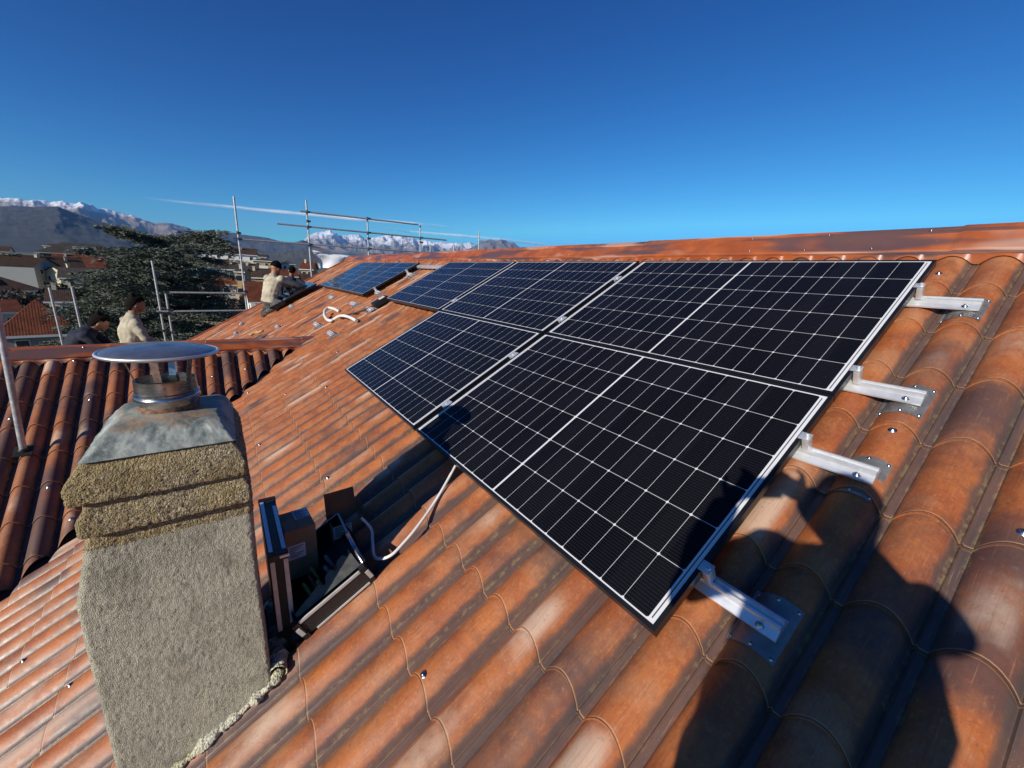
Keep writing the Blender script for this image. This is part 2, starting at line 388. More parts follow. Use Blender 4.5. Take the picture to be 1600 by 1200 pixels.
# valley lining
bm = bmesh.new()
a0 = Vector((-2.01, 5.90, -1.29)); dv = Vector((-1, -1, -TT))
for s in (0, 1):
    pass
p0, p1 = a0 + dv * -0.1, a0 + dv * 6.2
lft = Vector((-0.16, 0.16, 0.055)); rgt = Vector((0.16, -0.16, 0.055)); dn = Vector((0, 0, -0.03))
vs_ = [bm.verts.new(q) for q in (p0 + lft, p0 + dn, p0 + rgt, p1 + lft, p1 + dn, p1 + rgt)]
bm.faces.new((vs_[0], vs_[1], vs_[4], vs_[3])); bm.faces.new((vs_[1], vs_[2], vs_[5], vs_[4]))
mesh_obj('valley_gutter', bm, M_TIN, house)
# walls under the roof, verge boards
M_STUCCO = simple('pale_stucco', (0.52, 0.46, 0.36), 0.9, var=0.1, bump=0.3)
bm = bmesh.new()
zE = -8.3 * ST - 0.35
for (x0, x1, y0, y1, zt) in ((-8.3 * CT + 0.5, 4.6, -7.7, 12.5, None),):
    pts = [(x0, zE), (x0, -16.0), (x1, -16.0), (x1, RZ - (x1 - RX) * TT - 0.3), (RX, RZ - 0.3)]
    pts[0] = (x0, x0 * TT - 0.115 - 0.3)
    f0 = [bm.verts.new((x, y0, z)) for x, z in pts]; f1 = [bm.verts.new((x, y1, z)) for x, z in pts]
    bm.faces.new(f0[::-1]); bm.faces.new(f1)
    for i in range(5): bm.faces.new((f0[i], f0[(i + 1) % 5], f1[(i + 1) % 5], f1[i]))
pts = [(-0.35, 0), (-9.6, 0)]
yA, yB = 5.95 - 6.8, 5.95 + 5.2
f0 = [bm.verts.new(q) for q in ((-9.7, 5.95, -1.6), (-9.7, -0.6, -1.6 - 6.55 * TT), (-9.7, -0.6, -16.0), (-9.7, 11.0, -16.0), (-9.7, 11.0, -1.6 - 5.05 * TT))]
f1 = [bm.verts.new(q) for q in ((-2.6, 5.95, -1.75), (-2.6, -0.6, -1.75 - 6.55 * TT), (-2.6, -0.6, -16.0), (-2.6, 11.0, -16.0), (-2.6, 11.0, -1.75 - 5.05 * TT))]
bm.faces.new(f0[::-1]); bm.faces.new(f1)
for i in range(5): bm.faces.new((f0[i], f0[(i + 1) % 5], f1[(i + 1) % 5], f1[i]))
mesh_obj('wall', bm, M_STUCCO, house)
bm = bmesh.new()      # verge trim along the far gable edge
for vv0, vv1 in ((-0.36, 8.7),):
    for (uo, nlo, nhi) in ((12.84, -0.20, -0.065),):
        q = [F(uo - 0.05, vv0, nhi), F(uo + 0.02, vv0, nhi), F(uo + 0.02, vv0, nlo), F(uo - 0.05, vv0, nlo)]
        r_ = [F(uo - 0.05, vv1, nhi), F(uo + 0.02, vv1, nhi), F(uo + 0.02, vv1, nlo), F(uo - 0.05, vv1, nlo)]
        A = [bm.verts.new(p) for p in q]; B = [bm.verts.new(p) for p in r_]
        bm.faces.new(A); bm.faces.new(B[::-1])
        for i in range(4): bm.faces.new((A[i], B[i], B[(i + 1) % 4], A[(i + 1) % 4]))
bmesh.ops.recalc_face_normals(bm, faces=bm.faces)
mesh_obj('verge_trim', bm, M_RIDGE, house)

# ridge cap: angular pressed cap with a scalloped apron that follows the waves
def ridge_cap(frame, u0, u1, n_crest, cu, name, flip=1, joints=2.0, slope_pts=None):
    """frame(u, v, n) -> world; v<0 is up past the tiles"""
    bm = bmesh.new(); lay = bm.loops.layers.uv.new('UVMap')
    du = WAVE / 12; nU = int((u1 - u0) / du)
    cols = []
    P2 = slope_pts
    for i in range(nU + 1):
        u = u0 + i * du
        uq = (u - cu) / WAVE + 0.5; t = uq - math.floor(uq)
        hh = n_crest + AMP * (prof(t) - 1.0)
        seg = math.floor((u + 50) / joints); fr = ((u + 50) / joints) - seg
        lift = 0.006 * smoothstep(0.0, 1.0, fr) + 0.0015 * noise.noise(Vector((u * 2, 1, 2)))
        row = [(P2[0][0], hh + 0.004), (P2[0][0] - 0.018, max(hh + 0.008, P2[1][1] - 0.012))] + [(a, b + lift) for a, b in P2[1:]]
        cols.append([(bm.verts.new(frame(u, a, b)), u, j) for j, (a, b) in enumerate(row)])
    for A, B in zip(cols, cols[1:]):
        for j in range(len(A) - 1):
            f = bm.faces.new((A[j][0], B[j][0], B[j + 1][0], A[j + 1][0]))
            for l, q in zip(f.loops, (A[j], B[j], B[j + 1], A[j + 1])): l[lay].uv = (q[1], q[2] * 0.13)
    bmesh.ops.recalc_face_normals(bm, faces=bm.faces)
    return mesh_obj(name, bm, M_RIDGE, house, 28)
# the ridge line itself lies over X = RX
def fr_main(u, v, n): return F(u, v, n)
ridge_cap(fr_main, -8.0, 12.86, CREST_N, CU, 'ridge_cap', slope_pts=[(-0.240, 0), (-0.258, -0.081), (-0.266, -0.069), (-0.385, -0.040), (-0.398, -0.030), (-0.440, -0.022), (-0.480, -0.045), (-0.60, -0.20), (-0.72, -0.34)])
def fr_wing(u, v, n): return WO + WU * u + WV * v + WN * n
ridge_cap(fr_wing, 1.45, 10.0, 0.0, WCU, 'ridge_cap', slope_pts=[(0.10, 0), (0.085, 0.016), (0.078, 0.028), (-0.03, 0.055), (-0.045, 0.062), (-0.075, 0.060), (-0.12, 0.030), (-0.26, -0.13)])

# ------------------------------------------------------------------ screws on the roof
sb = bmesh.new(); lathe(sb, [(0.0, 0.0085), (0.0045, 0.008), (0.0068, 0.006), (0.0072, 0.0035), (0.0095, 0.003), (0.0100, 0.0012), (0.0125, 0.0012), (0.013, 0.0)], seg=14)
screw_me = bpy.data.meshes.new('screw'); sb.to_mesh(screw_me); sb.free(); screw_me.materials.append(M_STEEL)
screw_me.polygons.foreach_set('use_smooth', [True] * len(screw_me.polygons))
def put_on(me, name, P, N, parent, scale=1.0, yaw=0.0):
    o = bpy.data.objects.new(name, me); COL.objects.link(o); q = N.to_track_quat('Z', 'Y')
    Mx = Matrix.Translation(P) @ q.to_matrix().to_4x4() @ Matrix.Rotation(yaw, 4, 'Z') @ Matrix.Scale(scale, 4)
    o.parent = parent; o.matrix_parent_inverse = Matrix.Translation(parent_world(parent)).inverted(); o.matrix_basis = Mx
    return o
def roof_point(u, v):
    uq = (u - CU) / WAVE + 0.5; vq = (v - CV) / STEP
    return F(u, v, CREST_N + surf_h(uq, vq))
def snap(u): return CU + round((u - CU) / WAVE) * WAVE
scr = [(0.55, 2.862), (-0.49, 1.412), (2.056, 2.851), (0.049, -0.048), (3.3, 3.2), (-0.14, 1.14), (3.6, 2.5), (4.4, 2.15), (2.9, 2.15), (4.2, 2.85), (5.0, 2.5), (2.6, 3.55), (1.9, 4.25), (2.4, 4.6), (3.2, 3.9), (5.6, 1.8), (4.9, 3.2), (6.6, 2.5), (8.2, 2.85), (-1.2, 2.5)]
for u, v in scr:
    u2 = snap(u); v2 = v
    put_on(screw_me, 'screw', roof_point(u2 + 0.004, v2), FN, house, 1.0 if u2 < 2 else 1.15)
for x, y in ((-4.27, 5.80), (-4.10, 5.24), (-3.07, 5.42), (-4.19, 4.33), (-3.92, 4.90), (-4.1, 4.0), (-2.75, 5.50), (-4.6, 5.1)):
    k_ = round((-x - WCU) / WAVE); uu = WCU + k_ * WAVE; vv = (5.90 - y) / CT
    put_on(screw_me, 'screw', WO + WU * uu + WV * vv + WN * surf_h(0.5, (vv - WCV) / STEP), WN, house, 1.15)
for i in range(22):
    u = -0.62 + i * 2 * WAVE * (1 if i < 8 else 1.3)
    put_on(screw_me, 'screw', F(snap(u), -0.282, -0.064), FN, house, 0.62)
for i in range(10):
    put_on(screw_me, 'screw', F(-0.35 + i * 0.47, -0.408, -0.026), FN, house, 0.62)
for i in range(6):
    put_on(screw_me, 'screw', fr_wing(2.0 + i * 0.55, -0.035, 0.062), WN, house, 0.7)

# ------------------------------------------------------------------ solar panels
PL, PH, GU, GV, FT = 1.722, 1.134, 0.0395, 0.008, 0.032
def panel(u0, v0, label, n_top=0.0, xf=None, name='solar_panel'):
    e = tag(empty(name, F(u0, v0, -FT)), label, 'solar panel', 'solar panels on the roof')
    fr = xf or (lambda u, v, n: F(u0 + u, v0 + v, n))
    bm = bmesh.new(); lw = 0.0140
    def bar(ua, ub, va, vb):
        c = [(ua, va), (ub, va), (ub, vb), (ua, vb)]
        t = [bm.verts.new(fr(a, b, n_top)) for a, b in c]; q = [bm.verts.new(fr(a, b, n_top - FT)) for a, b in c]
        bm.faces.new(t); bm.faces.new(q[::-1])
        for i in range(4): bm.faces.new((t[i], q[i], q[(i + 1) % 4], t[(i + 1) % 4]))
    bar(0, PL, 0, lw); bar(0, PL, PH - lw, PH); bar(0, lw, lw, PH - lw); bar(PL - lw, PL, lw, PH - lw)
    bmesh.ops.recalc_face_normals(bm, faces=bm.faces)
    mesh_obj('frame', bm, M_FRAME, e)
    bm = bmesh.new(); lay = bm.loops.layers.uv.new('UVMap')
    c = [(lw, lw), (PL - lw, lw), (PL - lw, PH - lw), (lw, PH - lw)]
    t = [bm.verts.new(fr(a, b, n_top - 0.0016)) for a, b in c]; q = [bm.verts.new(fr(a, b, n_top - 0.008)) for a, b in c]
    f = bm.faces.new(t)
    for l, (a, b) in zip(f.loops, c): l[lay].uv = (a - lw, b - lw)
    f2 = bm.faces.new(q[::-1])
    for l in f2.loops: l[lay].uv = (0.85, 0.0)
    bm.normal_update()
    if f.normal.dot(FN) < 0: bmesh.ops.reverse_faces(bm, faces=bm.faces)
    mesh_obj('glass', bm, M_CELL, e)
    return e
c1, c2 = PL + GU, 2 * (PL + GU); r1 = PH + GV
panel(0, r1, 'nearest black solar panel, bottom row, with a round cap shadow at its far corner')
panel(0, 0, 'nearest black solar panel of the top row, directly above the biggest one')
panel(c1, r1, 'farther of the two bottom row solar panels, left of the shaded clamp')
panel(c1, 0, 'middle solar panel of the three in the top row of the near array')
panel(c2, 0, 'farthest solar panel of the near array, top row, standing alone past the bottom row')
panel(6.36, 0.02, 'solar panel of the far array, nearer of its two, bluish with sky reflection')
panel(6.36 + c1, 0.02, 'solar panel of the far array, farther of its two, mirroring the white tarpaulin')
def lifted(u, v, n):
    a = R(2); b = R(-3)
    return F(9.95 + u, 1.19 + v, n + 0.03 + (PL - u) * 0.012)
panel(9.95, 1.20, 'solar panel being lowered into place between the two kneeling workers', xf=lifted)

# mid clamps in the column gaps
M_CLAMPBLUE = M_ALU
def clamp(u, v, label):
    bm = bmesh.new(); Mr = Matrix((FU, FV, FN)).transposed()
    box(bm, F(u, v, 0.004), (0.056, 0.062, 0.004), Mr, 0.001)
    box(bm, F(u, v, -0.02), (0.016, 0.060, 0.045), Mr)
    lathe(bm, [(0.0, 0.0), (0.004, 0.0), (0.0045, 0.004), (0.0075, 0.004), (0.0075, -0.002)], F(u, v, 0.0065), 12, Mr)
    o = mesh_obj('panel_clamp', bm, M_ALU, None, 30); tag(o, label, 'clamp', 'clamps between the solar panels'); return o
ug = c1 - GU / 2; ug2 = c2 - GU / 2
clamp(ug, 0.31, 'small bright clamp in the first gap, highest, near the ridge')
clamp(ug, 0.95, 'small bright clamp in the first gap, just above where four panels meet')
clamp(ug, 1.44, 'small bright clamp in the first gap, just below where four panels meet')
clamp(ug, 2.02, 'small shaded clamp in the first gap beside the round cap shadow, lowest')
clamp(ug2, 0.93, 'tiny clamp in the second gap, between middle and far top-row panels')

# mounting brackets: short ribbed rail on a saddle plate
def bracket(u, v, label, clamp_on=True, length=0.212, group='mounting rails along the near panel edge', us=None):
    """rail runs from u (under the panel) towards -u; saddle plate on a crest"""
    e = tag(empty('mounting_rail', F(u, v, CREST_N)), label, 'mounting rail', group)
    Mr = Matrix((FU, FV, FN)).transposed()
    ue = u - length; n0 = CREST_N + 0.006
    # rail cross-section in (v, n): hat profile with a slot
    sec = [(-0.034, 0), (-0.034, 0.004), (-0.024, 0.005), (-0.020, 0.030), (-0.013, 0.033), (-0.010, 0.024), (0.000, 0.024), (0.003, 0.033), (0.010, 0.031), (0.014, 0.020), (0.040, 0.010), (0.040, 0.003), (0.030, 0)]
    bm = bmesh.new()
    A = [bm.verts.new(F(u + 0.05, v + a, n0 + b)) for a, b in sec]; B = [bm.verts.new(F(ue, v + a, n0 + b)) for a, b in sec]
    bm.faces.new(A[::-1]); bm.faces.new(B)
    for i in range(len(sec)): bm.faces.new((A[i], A[(i + 1) % len(sec)], B[(i + 1) % len(sec)], B[i]))
    bmesh.ops.recalc_face_normals(bm, faces=bm.faces)
    mesh_obj('rail', bm, M_ALU, e)
    bm = bmesh.new()
    uc = us if us is not None else snap(ue + 0.07)
    nn = 14
    g = []
    for i in range(nn + 1):
        t = -0.046 + 0.126 * i / nn; row = []
        for j, vv in enumerate((-0.090, -0.084, 0.084, 0.090)):
            h = surf_h((uc + t - CU) / WAVE + 0.5, (v + vv - CV) / STEP) + CREST_N + 0.004
            row.append(bm.verts.new(F(uc + t, v + vv, h)))
        g.append(row)
    for a, b in zip(g, g[1:]):
        for j in range(3): bm.faces.new((a[j], b[j], b[j + 1], a[j + 1]))
    gm_ = bmesh.ops.solidify(bm, geom=bm.faces[:], thickness=0.0022)
    bmesh.ops.recalc_face_normals(bm, faces=bm.faces)
    mesh_obj('saddle_plate', bm, M_PLATE, e, 40)
    for du_ in (-0.037, 0.015, 0.070):
        for sv in (-1, 1):
            uu = uc + du_; vv = v + sv * 0.079
            h = surf_h((uu - CU) / WAVE + 0.5, (vv - CV) / STEP) + CREST_N + 0.006
            put_on(screw_me, 'screw', F(uu, vv, h - .0005), FN, e, 0.42)
    put_on(screw_me, 'bolt', F(ue + 0.045, v + 0.026, n0 + 0.0155), FN, e, 0.95)
    bm = bmesh.new()
    bm.free()
    if clamp_on:
        bm = bmesh.new()
        box(bm, F(u - 0.012, v, -0.032), (0.020, 0.034, 0.060), Mr, 0.001)
        box(bm, F(u - 0.007, v, 0.001), (0.036, 0.036, 0.003), Mr, 0.001)
        lathe(bm, [(0.0, 0.0), (0.004, 0.0), (0.0048, 0.005), (0.0080, 0.005), (0.0080, -0.002)], F(u - 0.014, v, 0.006), 14, Mr)
        mesh_obj('end_clamp', bm, M_ALU, e, 30)
    return e
for (v, us_, lb) in ((0.262, -0.137, 'bright metal rail bracket at the top corner of the near panel, closest to the ridge'), (0.955, -0.137, 'bright metal rail bracket second from the ridge, holding the upper panel\'s lower corner'),
                 (1.392, -0.137, 'bright metal rail bracket on the edge of the photographer\'s shadow'), (2.028, -0.137, 'rail bracket lying in the blue shade of the photographer\'s shadow')):
    bracket(0.0, v, lb, us=snap(-0.137))
for (v, lb) in ((0.30, 'upper bracket at the near edge of the far array'), (0.93, 'lower bracket at the near edge of the far array')):
    bracket(6.36, v, lb, length=0.16, group='mounting rails of the far array')
clips = [(9.92, 3.17, 'loose rail bracket lowest on the far roof, by the scaffold pole'), (10.9, 3.0, 'loose rail bracket near the gable edge, below the kneeling worker'), (8.07, 2.45, 'loose rail bracket left of the upper wooden shim'),
         (5.45, 1.99, 'loose rail bracket nearest the camera under the white hose'), (6.48, 1.99, 'loose rail bracket left of the white hose'), (8.07, 1.34, 'loose rail bracket just below the far array'),
         (6.48, 1.33, 'loose rail bracket right of the one below the far array'), (5.55, 1.34, 'loose rail bracket beside the black connector box'), (9.6, 1.95, 'loose rail bracket beneath the panel being lowered')]
for i, (u, v, lb) in enumerate(clips):
    bracket(u + 0.08, v, lb, False, 0.22, 'loose rail brackets waiting for panels')
# long support rail between the arrays under the ridge
bm = bmesh.new(); Mr = Matrix((FU, FV, FN)).transposed()
box(bm, F((c2 + PL + 6.36) / 2, 0.075, -0.052), (6.36 - c2 - PL + 0.1, 0.045, 0.042), Mr, 0.004)
tag(mesh_obj('support_rail', bm, M_ALU), 'long grey rail bridging the gap between the near and the far array', 'rail')

# ================================================================== chimney (part of the house)
def grit(name, cols, rough=0.95, vs=120, lich=(0.30, 0.215, 0.07), lich_amt=0.5, bs=0.6):
    k = NB(name); P = k.pos()
    v = k.vor(P, vs, 'F1', 1); sp = k.n('ShaderNodeSeparateColor'); k.nt.links.new(v, sp.inputs[0])
    n1 = k.noise(P, 3.5, 5, 0.6); n2 = k.noise(P, 38, 4, 0.6)
    base = k.mix(sp.outputs[0], cols[0], cols[1])
    base = k.mix(k.ss(n2, 0.35, 0.7), base, cols[2])
    base = k.mix(k.m('MULTIPLY', k.ss(n1, 0.42, 0.66), lich_amt), base, lich)
    base = k.mix(k.m('MULTIPLY', k.ss(sp.outputs[1], 0.93, 0.97), 0.6), base, (0.62, 0.56, 0.46))
    pit = k.ss(k.noise(k.n_map(P, (1, 1, .55)), vs * .55, 3, .7), .40, .30); base = k.mix(k.m('MULTIPLY', pit, .75), base, tuple(q * .3 for q in cols[0]))
    blob = k.ss(k.noise(P, 7, 7, .75), .50, .64); base = k.mix(k.m('MULTIPLY', blob, .55), base, tuple(q * .55 for q in cols[2]))
    k.bump(k.m('ADD', k.m('ADD', k.vor(P, vs), k.m('MULTIPLY', n2, 0.6)), k.m('MULTIPLY', k.noise(k.n_map(P, (1, 1, .5)), vs * 1.0, 3, .7), 2.0)), bs, 0.007)
    return k.fin(base, rough, 0.0, 0.2)
M_PEBBLE = grit('pebbly_concrete', ((0.060, 0.050, 0.035), (0.72, 0.61, 0.40), (0.36, 0.30, 0.185)), vs=200, lich=(0.56, 0.40, 0.14), lich_amt=0.50, bs=1.0)
M_RENDER = grit('rough_render', ((0.42, 0.40, 0.30), (0.86, 0.82, 0.64), (0.72, 0.69, 0.54)), vs=330, lich=(0.40, 0.39, 0.30), lich_amt=0.80, bs=1.0)
M_MORTAR = grit('lichened_mortar', ((0.42, 0.41, 0.33), (0.70, 0.68, 0.56), (0.60, 0.58, 0.46)), vs=110, lich=(0.74, 0.66, 0.20), lich_amt=0.7, bs=1.0)
def sheet_mat():
    k = NB('weathered_flashing'); P = k.pos()
    n1 = k.noise(P, 11, 5, 0.65); n2 = k.noise(P, 60, 4, 0.6)
    c = k.mix(k.ss(n1, 0.35, 0.65), (0.12, 0.145, 0.135), (0.34, 0.37, 0.33)); c = k.mix(k.m('MULTIPLY', k.ss(n2, 0.5, 0.7), 0.35), c, (0.52, 0.52, 0.45))
    pz = k.n('ShaderNodeSeparateXYZ'); k.nt.links.new(P, pz.inputs[0])
    rust = k.m('MULTIPLY', k.ss(pz.outputs[2], -0.685, -0.662), k.ss(k.noise(P, 22, 3), 0.42, 0.6))
    c = k.mix(k.m('MULTIPLY', rust, 0.6), c, (0.30, 0.16, 0.07))
    k.bump(n1, 0.5, 0.012); return k.fin(c, 0.62, 0.0, 0.4)
M_FLASH = sheet_mat()
def rring(x0, x1, y0, y1, r, step=0.0046):
    pts = []
    cs = [(x1 - r, y0 + r, -90), (x1 - r, y1 - r, 0), (x0 + r, y1 - r, 90), (x0 + r, y0 + r, 180)]
    for i, (cx, cy, a) in enumerate(cs):
        na = 5
        for k in range(na):
            t = R(a + 90 * k / na); pts.append((cx + r * math.cos(t), cy + r * math.sin(t)))
        t = R(a + 90); p = (cx + r * math.cos(t), cy + r * math.sin(t))
        nx = cs[(i + 1) % 4]; tn = R(nx[2]); q = (nx[0] + r * math.cos(tn), nx[1] + r * math.sin(tn))
        L = math.hypot(q[0] - p[0], q[1] - p[1]); n_ = NR[i % 2]
        for k in range(n_): pts.append((p[0] + (q[0] - p[0]) * k / n_, p[1] + (q[1] - p[1]) * k / n_))
    return pts
NR = [82, 88]
def loft(profile, amp, zstep=0.0046, cap_top=False):
    """profile rows (z, x0, x1, y0, y1, radius); amp(p, z) -> outward displacement"""
    rows = []
    for a, b in zip(profile, profile[1:]):
        L = max(abs(b[0] - a[0]), abs(b[1] - a[1]), 0.001); n_ = max(1, int(L / zstep))
        for k in range(n_): rows.append([a[i] + (b[i] - a[i]) * k / n_ for i in range(6)])
    rows.append(list(profile[-1]))
    V = []; Fc = []
    for (z, x0, x1, y0, y1, r) in rows:
        pts = rring(x0, x1, y0, y1, r); n_ = len(pts)
        cx, cy = (x0 + x1) / 2, (y0 + y1) / 2
        for i, (x, y) in enumerate(pts):
            a = pts[i - 1]; b = pts[(i + 1) % n_]; tx, ty = b[0] - a[0], b[1] - a[1]; l = math.hypot(tx, ty) or 1
            nx, ny = ty / l, -tx / l
            p = Vector((x, y, z)); d, dz = amp(p)
            V.append((x + nx * d, y + ny * d, z + dz))
    n_ = len(pts)
    for j in range(len(rows) - 1):
        for i in range(n_): Fc.append((j * n_ + i, j * n_ + (i + 1) % n_, (j + 1) * n_ + (i + 1) % n_, (j + 1) * n_ + i))
    if cap_top: Fc.append(tuple(range((len(rows) - 1) * n_, len(rows) * n_)))
    return V, Fc
def stucco(p):
    q = Vector((p.x, p.y, p.z * 0.6))
    d = 0.0018 * noise.noise(q * 200) + 0.0012 * noise.noise(Vector((p.x, p.y, p.z * .35)) * 110) + 0.0016 * noise.noise(p * 11) + 0.002 * noise.noise(p * 3)
    return d, 0.0
def pebble(p):
    v = noise.voronoi(p * 140)[0]
    d = 0.0050 * (0.45 - v[0]) + 0.0012 * noise.noise(p * 40) + 0.0012 * noise.noise(p * 8)
    return d, 0.0015 * noise.noise(p * 12 + Vector((5, 5, 5)))
chim = empty('chimney', (-0.08, -2.82, 9.3), house)
chim['label'] = 'rough rendered chimney with stepped gravelly concrete top and round metal cowl'
V, Fc = loft([(-2.25, -3.318, -2.866, .989, 1.40, .012), (-1.175, -3.304, -2.860, .989, 1.40, .014), (-1.155, -3.300, -2.860, .989, 1.40, .016), (-1.00, -3.262, -2.852, .990, 1.398, .016)], stucco)
mesh_obj('shaft', (V, [], Fc), M_RENDER, chim, 80)
V, Fc = loft([(-1.004, -3.262, -2.853, .990, 1.398, .016), (-.985, -3.257, -2.851, .989, 1.398, .016), (-.935, -3.250, -2.852, .990, 1.395, .014)], pebble)
mesh_obj('neck', (V, [], Fc), M_PEBBLE, chim, 80)
V, Fc = loft([(-.935, -3.240, -2.87, .99, 1.38, .008), (-.948, -3.257, -2.853, .968, 1.410, .009), (-.940, -3.260, -2.850, .965, 1.412, .009), (-.900, -3.258, -2.851, .966, 1.411, .010), (-.872, -3.240, -2.856, .972, 1.402, .010), (-.835, -3.236, -2.858, .975, 1.398, .010)], pebble)
mesh_obj('concrete_ring', (V, [], Fc), M_PEBBLE, chim, 80)
V, Fc = loft([(-.832, -3.23, -2.88, .99, 1.38, .009), (-.843, -3.262, -2.858, .958, 1.415, .009), (-.834, -3.266, -2.854, .955, 1.418, .010), (-.795, -3.266, -2.854, .955, 1.418, .010), (-.770, -3.252, -2.860, .959, 1.412, .011), (-.712, -3.206, -2.888, .985, 1.385, .012), (-.695, -3.185, -2.91, 1.01, 1.35, .012)], pebble, cap_top=True)
mesh_obj('concrete_ring', (V, [], Fc), M_PEBBLE, chim, 80)
def crinkle(p):
    e_ = smoothstep(-.726, -.69, p.z)
    return (0.008 * noise.noise(p * 16) + 0.006 * noise.noise(p * 42) + .002 * noise.noise(p * 110)) * (.25 + .75 * e_), (0.006 * noise.noise(p * 11 + Vector((3, 1, 2)))) * e_
V, Fc = loft([(-.728, -3.222, -2.878, .972, 1.392, .010), (-.727, -3.226, -2.874, .968, 1.396, .010), (-.724, -3.222, -2.878, .972, 1.392, .010), (-.700, -3.200, -2.888, .992, 1.375, .014), (-.672, -3.176, -2.902, 1.022, 1.345, .022), (-.664, -3.160, -2.914, 1.045, 1.322, .035), (-.658, -3.13, -2.945, 1.085, 1.285, .05), (-.656, -3.115, -2.96, 1.10, 1.27, .06)], crinkle, cap_top=True)
mesh_obj('flashing_hood', (V, [], Fc), M_FLASH, chim, 70)
FC = Vector((-3.040, 1.183, 0))
M_COPPER = simple('rusty_collar', (0.17, 0.085, 0.05), 0.8, 0.0, var=0.6, scale=70)
bm = bmesh.new(); lathe(bm, [(0.0775, -.665), (0.0775, -.636), (0.074, -.634)], FC, 56); mesh_obj('rusty_collar', bm, M_COPPER, chim, 40)
bm = bmesh.new()
lathe(bm, [(0.0770, -.640), (0.0795, -.634), (0.0795, -.627), (0.0830, -.622), (0.0850, -.618), (0.0850, -.613), (0.0825, -.609), (0.0810, -.607), (0.0840, -.604), (0.0840, -.600), (0.0800, -.597), (0.0790, -.560), (0.0795, -.558), (0.0770, -.557), (0.0765, -.575), (0.0765, -.70)], FC, 64)
mesh_obj('flue_pipe', bm, M_STEEL, chim, 35)
bm = bmesh.new(); DC = FC + Vector((0.0, 0, 0)); tilt = Matrix.Rotation(R(1.2), 3, 'Y')
pr = [(0.0, -.4480)] + [(0.146 * math.sin(t), -.4480 - 0.026 * (1 - math.cos(t))) for t in [i * 0.1 for i in range(1, 15)]]
zr = pr[-1][1]
pr = [(r_, z) for r_, z in pr] + [(0.1465, zr - 0.002), (0.1480, zr - 0.0045), (0.1475, zr - 0.008), (0.1450, zr - 0.0085), (0.143, zr - 0.004), (0.12, zr + 0.006), (0.07, zr + 0.018), (0.0, zr + 0.024)]
cxy = Vector((FC.x, FC.y, 0))
lathe(bm, [(r_, z + 0.47) for r_, z in pr], (cxy.x, cxy.y, -.47), 96, tilt)
bmr = bmesh.new()
rr_ = [(0.1475 + .0042 * math.cos(2 * math.pi * j / 10), .0042 * math.sin(2 * math.pi * j / 10)) for j in range(11)]
lathe(bmr, [(a_, b_ + zr + 0.47 - .001) for a_, b_ in rr_], (cxy.x, cxy.y, -.47), 96, tilt)
mesh_obj('cowl_rim', bmr, M_ALU, chim, 60)
M_CAP = metal_mat('cowl_steel', (0.42, 0.42, 0.42), 0.30, 0.2, 0.8)
mesh_obj('cowl_disc', bm, M_CAP, chim, 35)
for a in (200, 262, 325, 80):
    t = R(a); d = Vector((math.cos(t), math.sin(t), 0)); s_ = Vector((-d.y, d.x, 0))
    a0 = FC + d * 0.073 + Vector((0, 0, -.60)); a1 = FC + d * 0.073 + Vector((0, 0, -.565)); a2 = FC + d * 0.098 + Vector((0, 0, zr + 0.012))
    bm = bmesh.new(); rows = []
    for q in (a0, a1, a2):
        rows.append([bm.verts.new(q + s_ * 0.0095), bm.verts.new(q - s_ * 0.0095), bm.verts.new(q - s_ * 0.0095 - d * 0.0015), bm.verts.new(q + s_ * 0.0095 - d * 0.0015)])
    for A, B in zip(rows, rows[1:]):
        for i in range(4): bm.faces.new((A[i], A[(i + 1) % 4], B[(i + 1) % 4], B[i]))
    mesh_obj('cowl_bracket', bm, M_STEEL, chim)
# mortar fillet where the shaft meets the tiles
bm = bmesh.new()
def fillet(path, rad):
    N_ = 200; prev = None
    for i in range(N_ + 1):
        t = i / N_ * (len(path) - 1); k_ = min(int(t), len(path) - 2); p = Vector(path[k_]).lerp(Vector(path[k_ + 1]), t - k_)
        d = (Vector(path[k_ + 1]) - Vector(path[k_])).normalized(); x = d.cross(FN).normalized()
        rr = rad * (1 + 0.7 * noise.noise(p * 18) + .3 * noise.noise(p * 75)) ; ring = []
        for j in range(12):
            a = 2 * math.pi * j / 12; q = p + x * (rr * 1.1 * math.cos(a)) + FN * (rr * 0.9 * math.sin(a))
            q += Vector(noise.noise_vector(q * 32)) * 0.010 + Vector(noise.noise_vector(q * 110)) * 0.004; ring.append(bm.verts.new(q))
        if prev:
            for j in range(12): bm.faces.new((prev[j], prev[(j + 1) % 12], ring[(j + 1) % 12], ring[j]))
        prev = ring
def cr(x, y, dn=0.0): # on the crest plane
    return Vector((x, y, x * TT - 0.115 + dn))
fillet([cr(-3.50, .985, -.012), cr(-3.2, .982, -.012), cr(-2.95, .980, -.01), cr(-2.855, .975, 0.0), cr(-2.845, 1.0, .0)], 0.017)
mesh_obj('mortar_fillet', bm, M_MORTAR, chim, 80)
bm = bmesh.new()
fillet([cr(-2.850, 0.985, 0.012), cr(-2.838, 1.02, 0.012), cr(-2.835, 1.1, 0.0), cr(-2.835, 1.25, -.02), cr(-2.84, 1.42, -.02)], 0.030)
mesh_obj('mortar_fillet', bm, M_MORTAR, chim, 80)

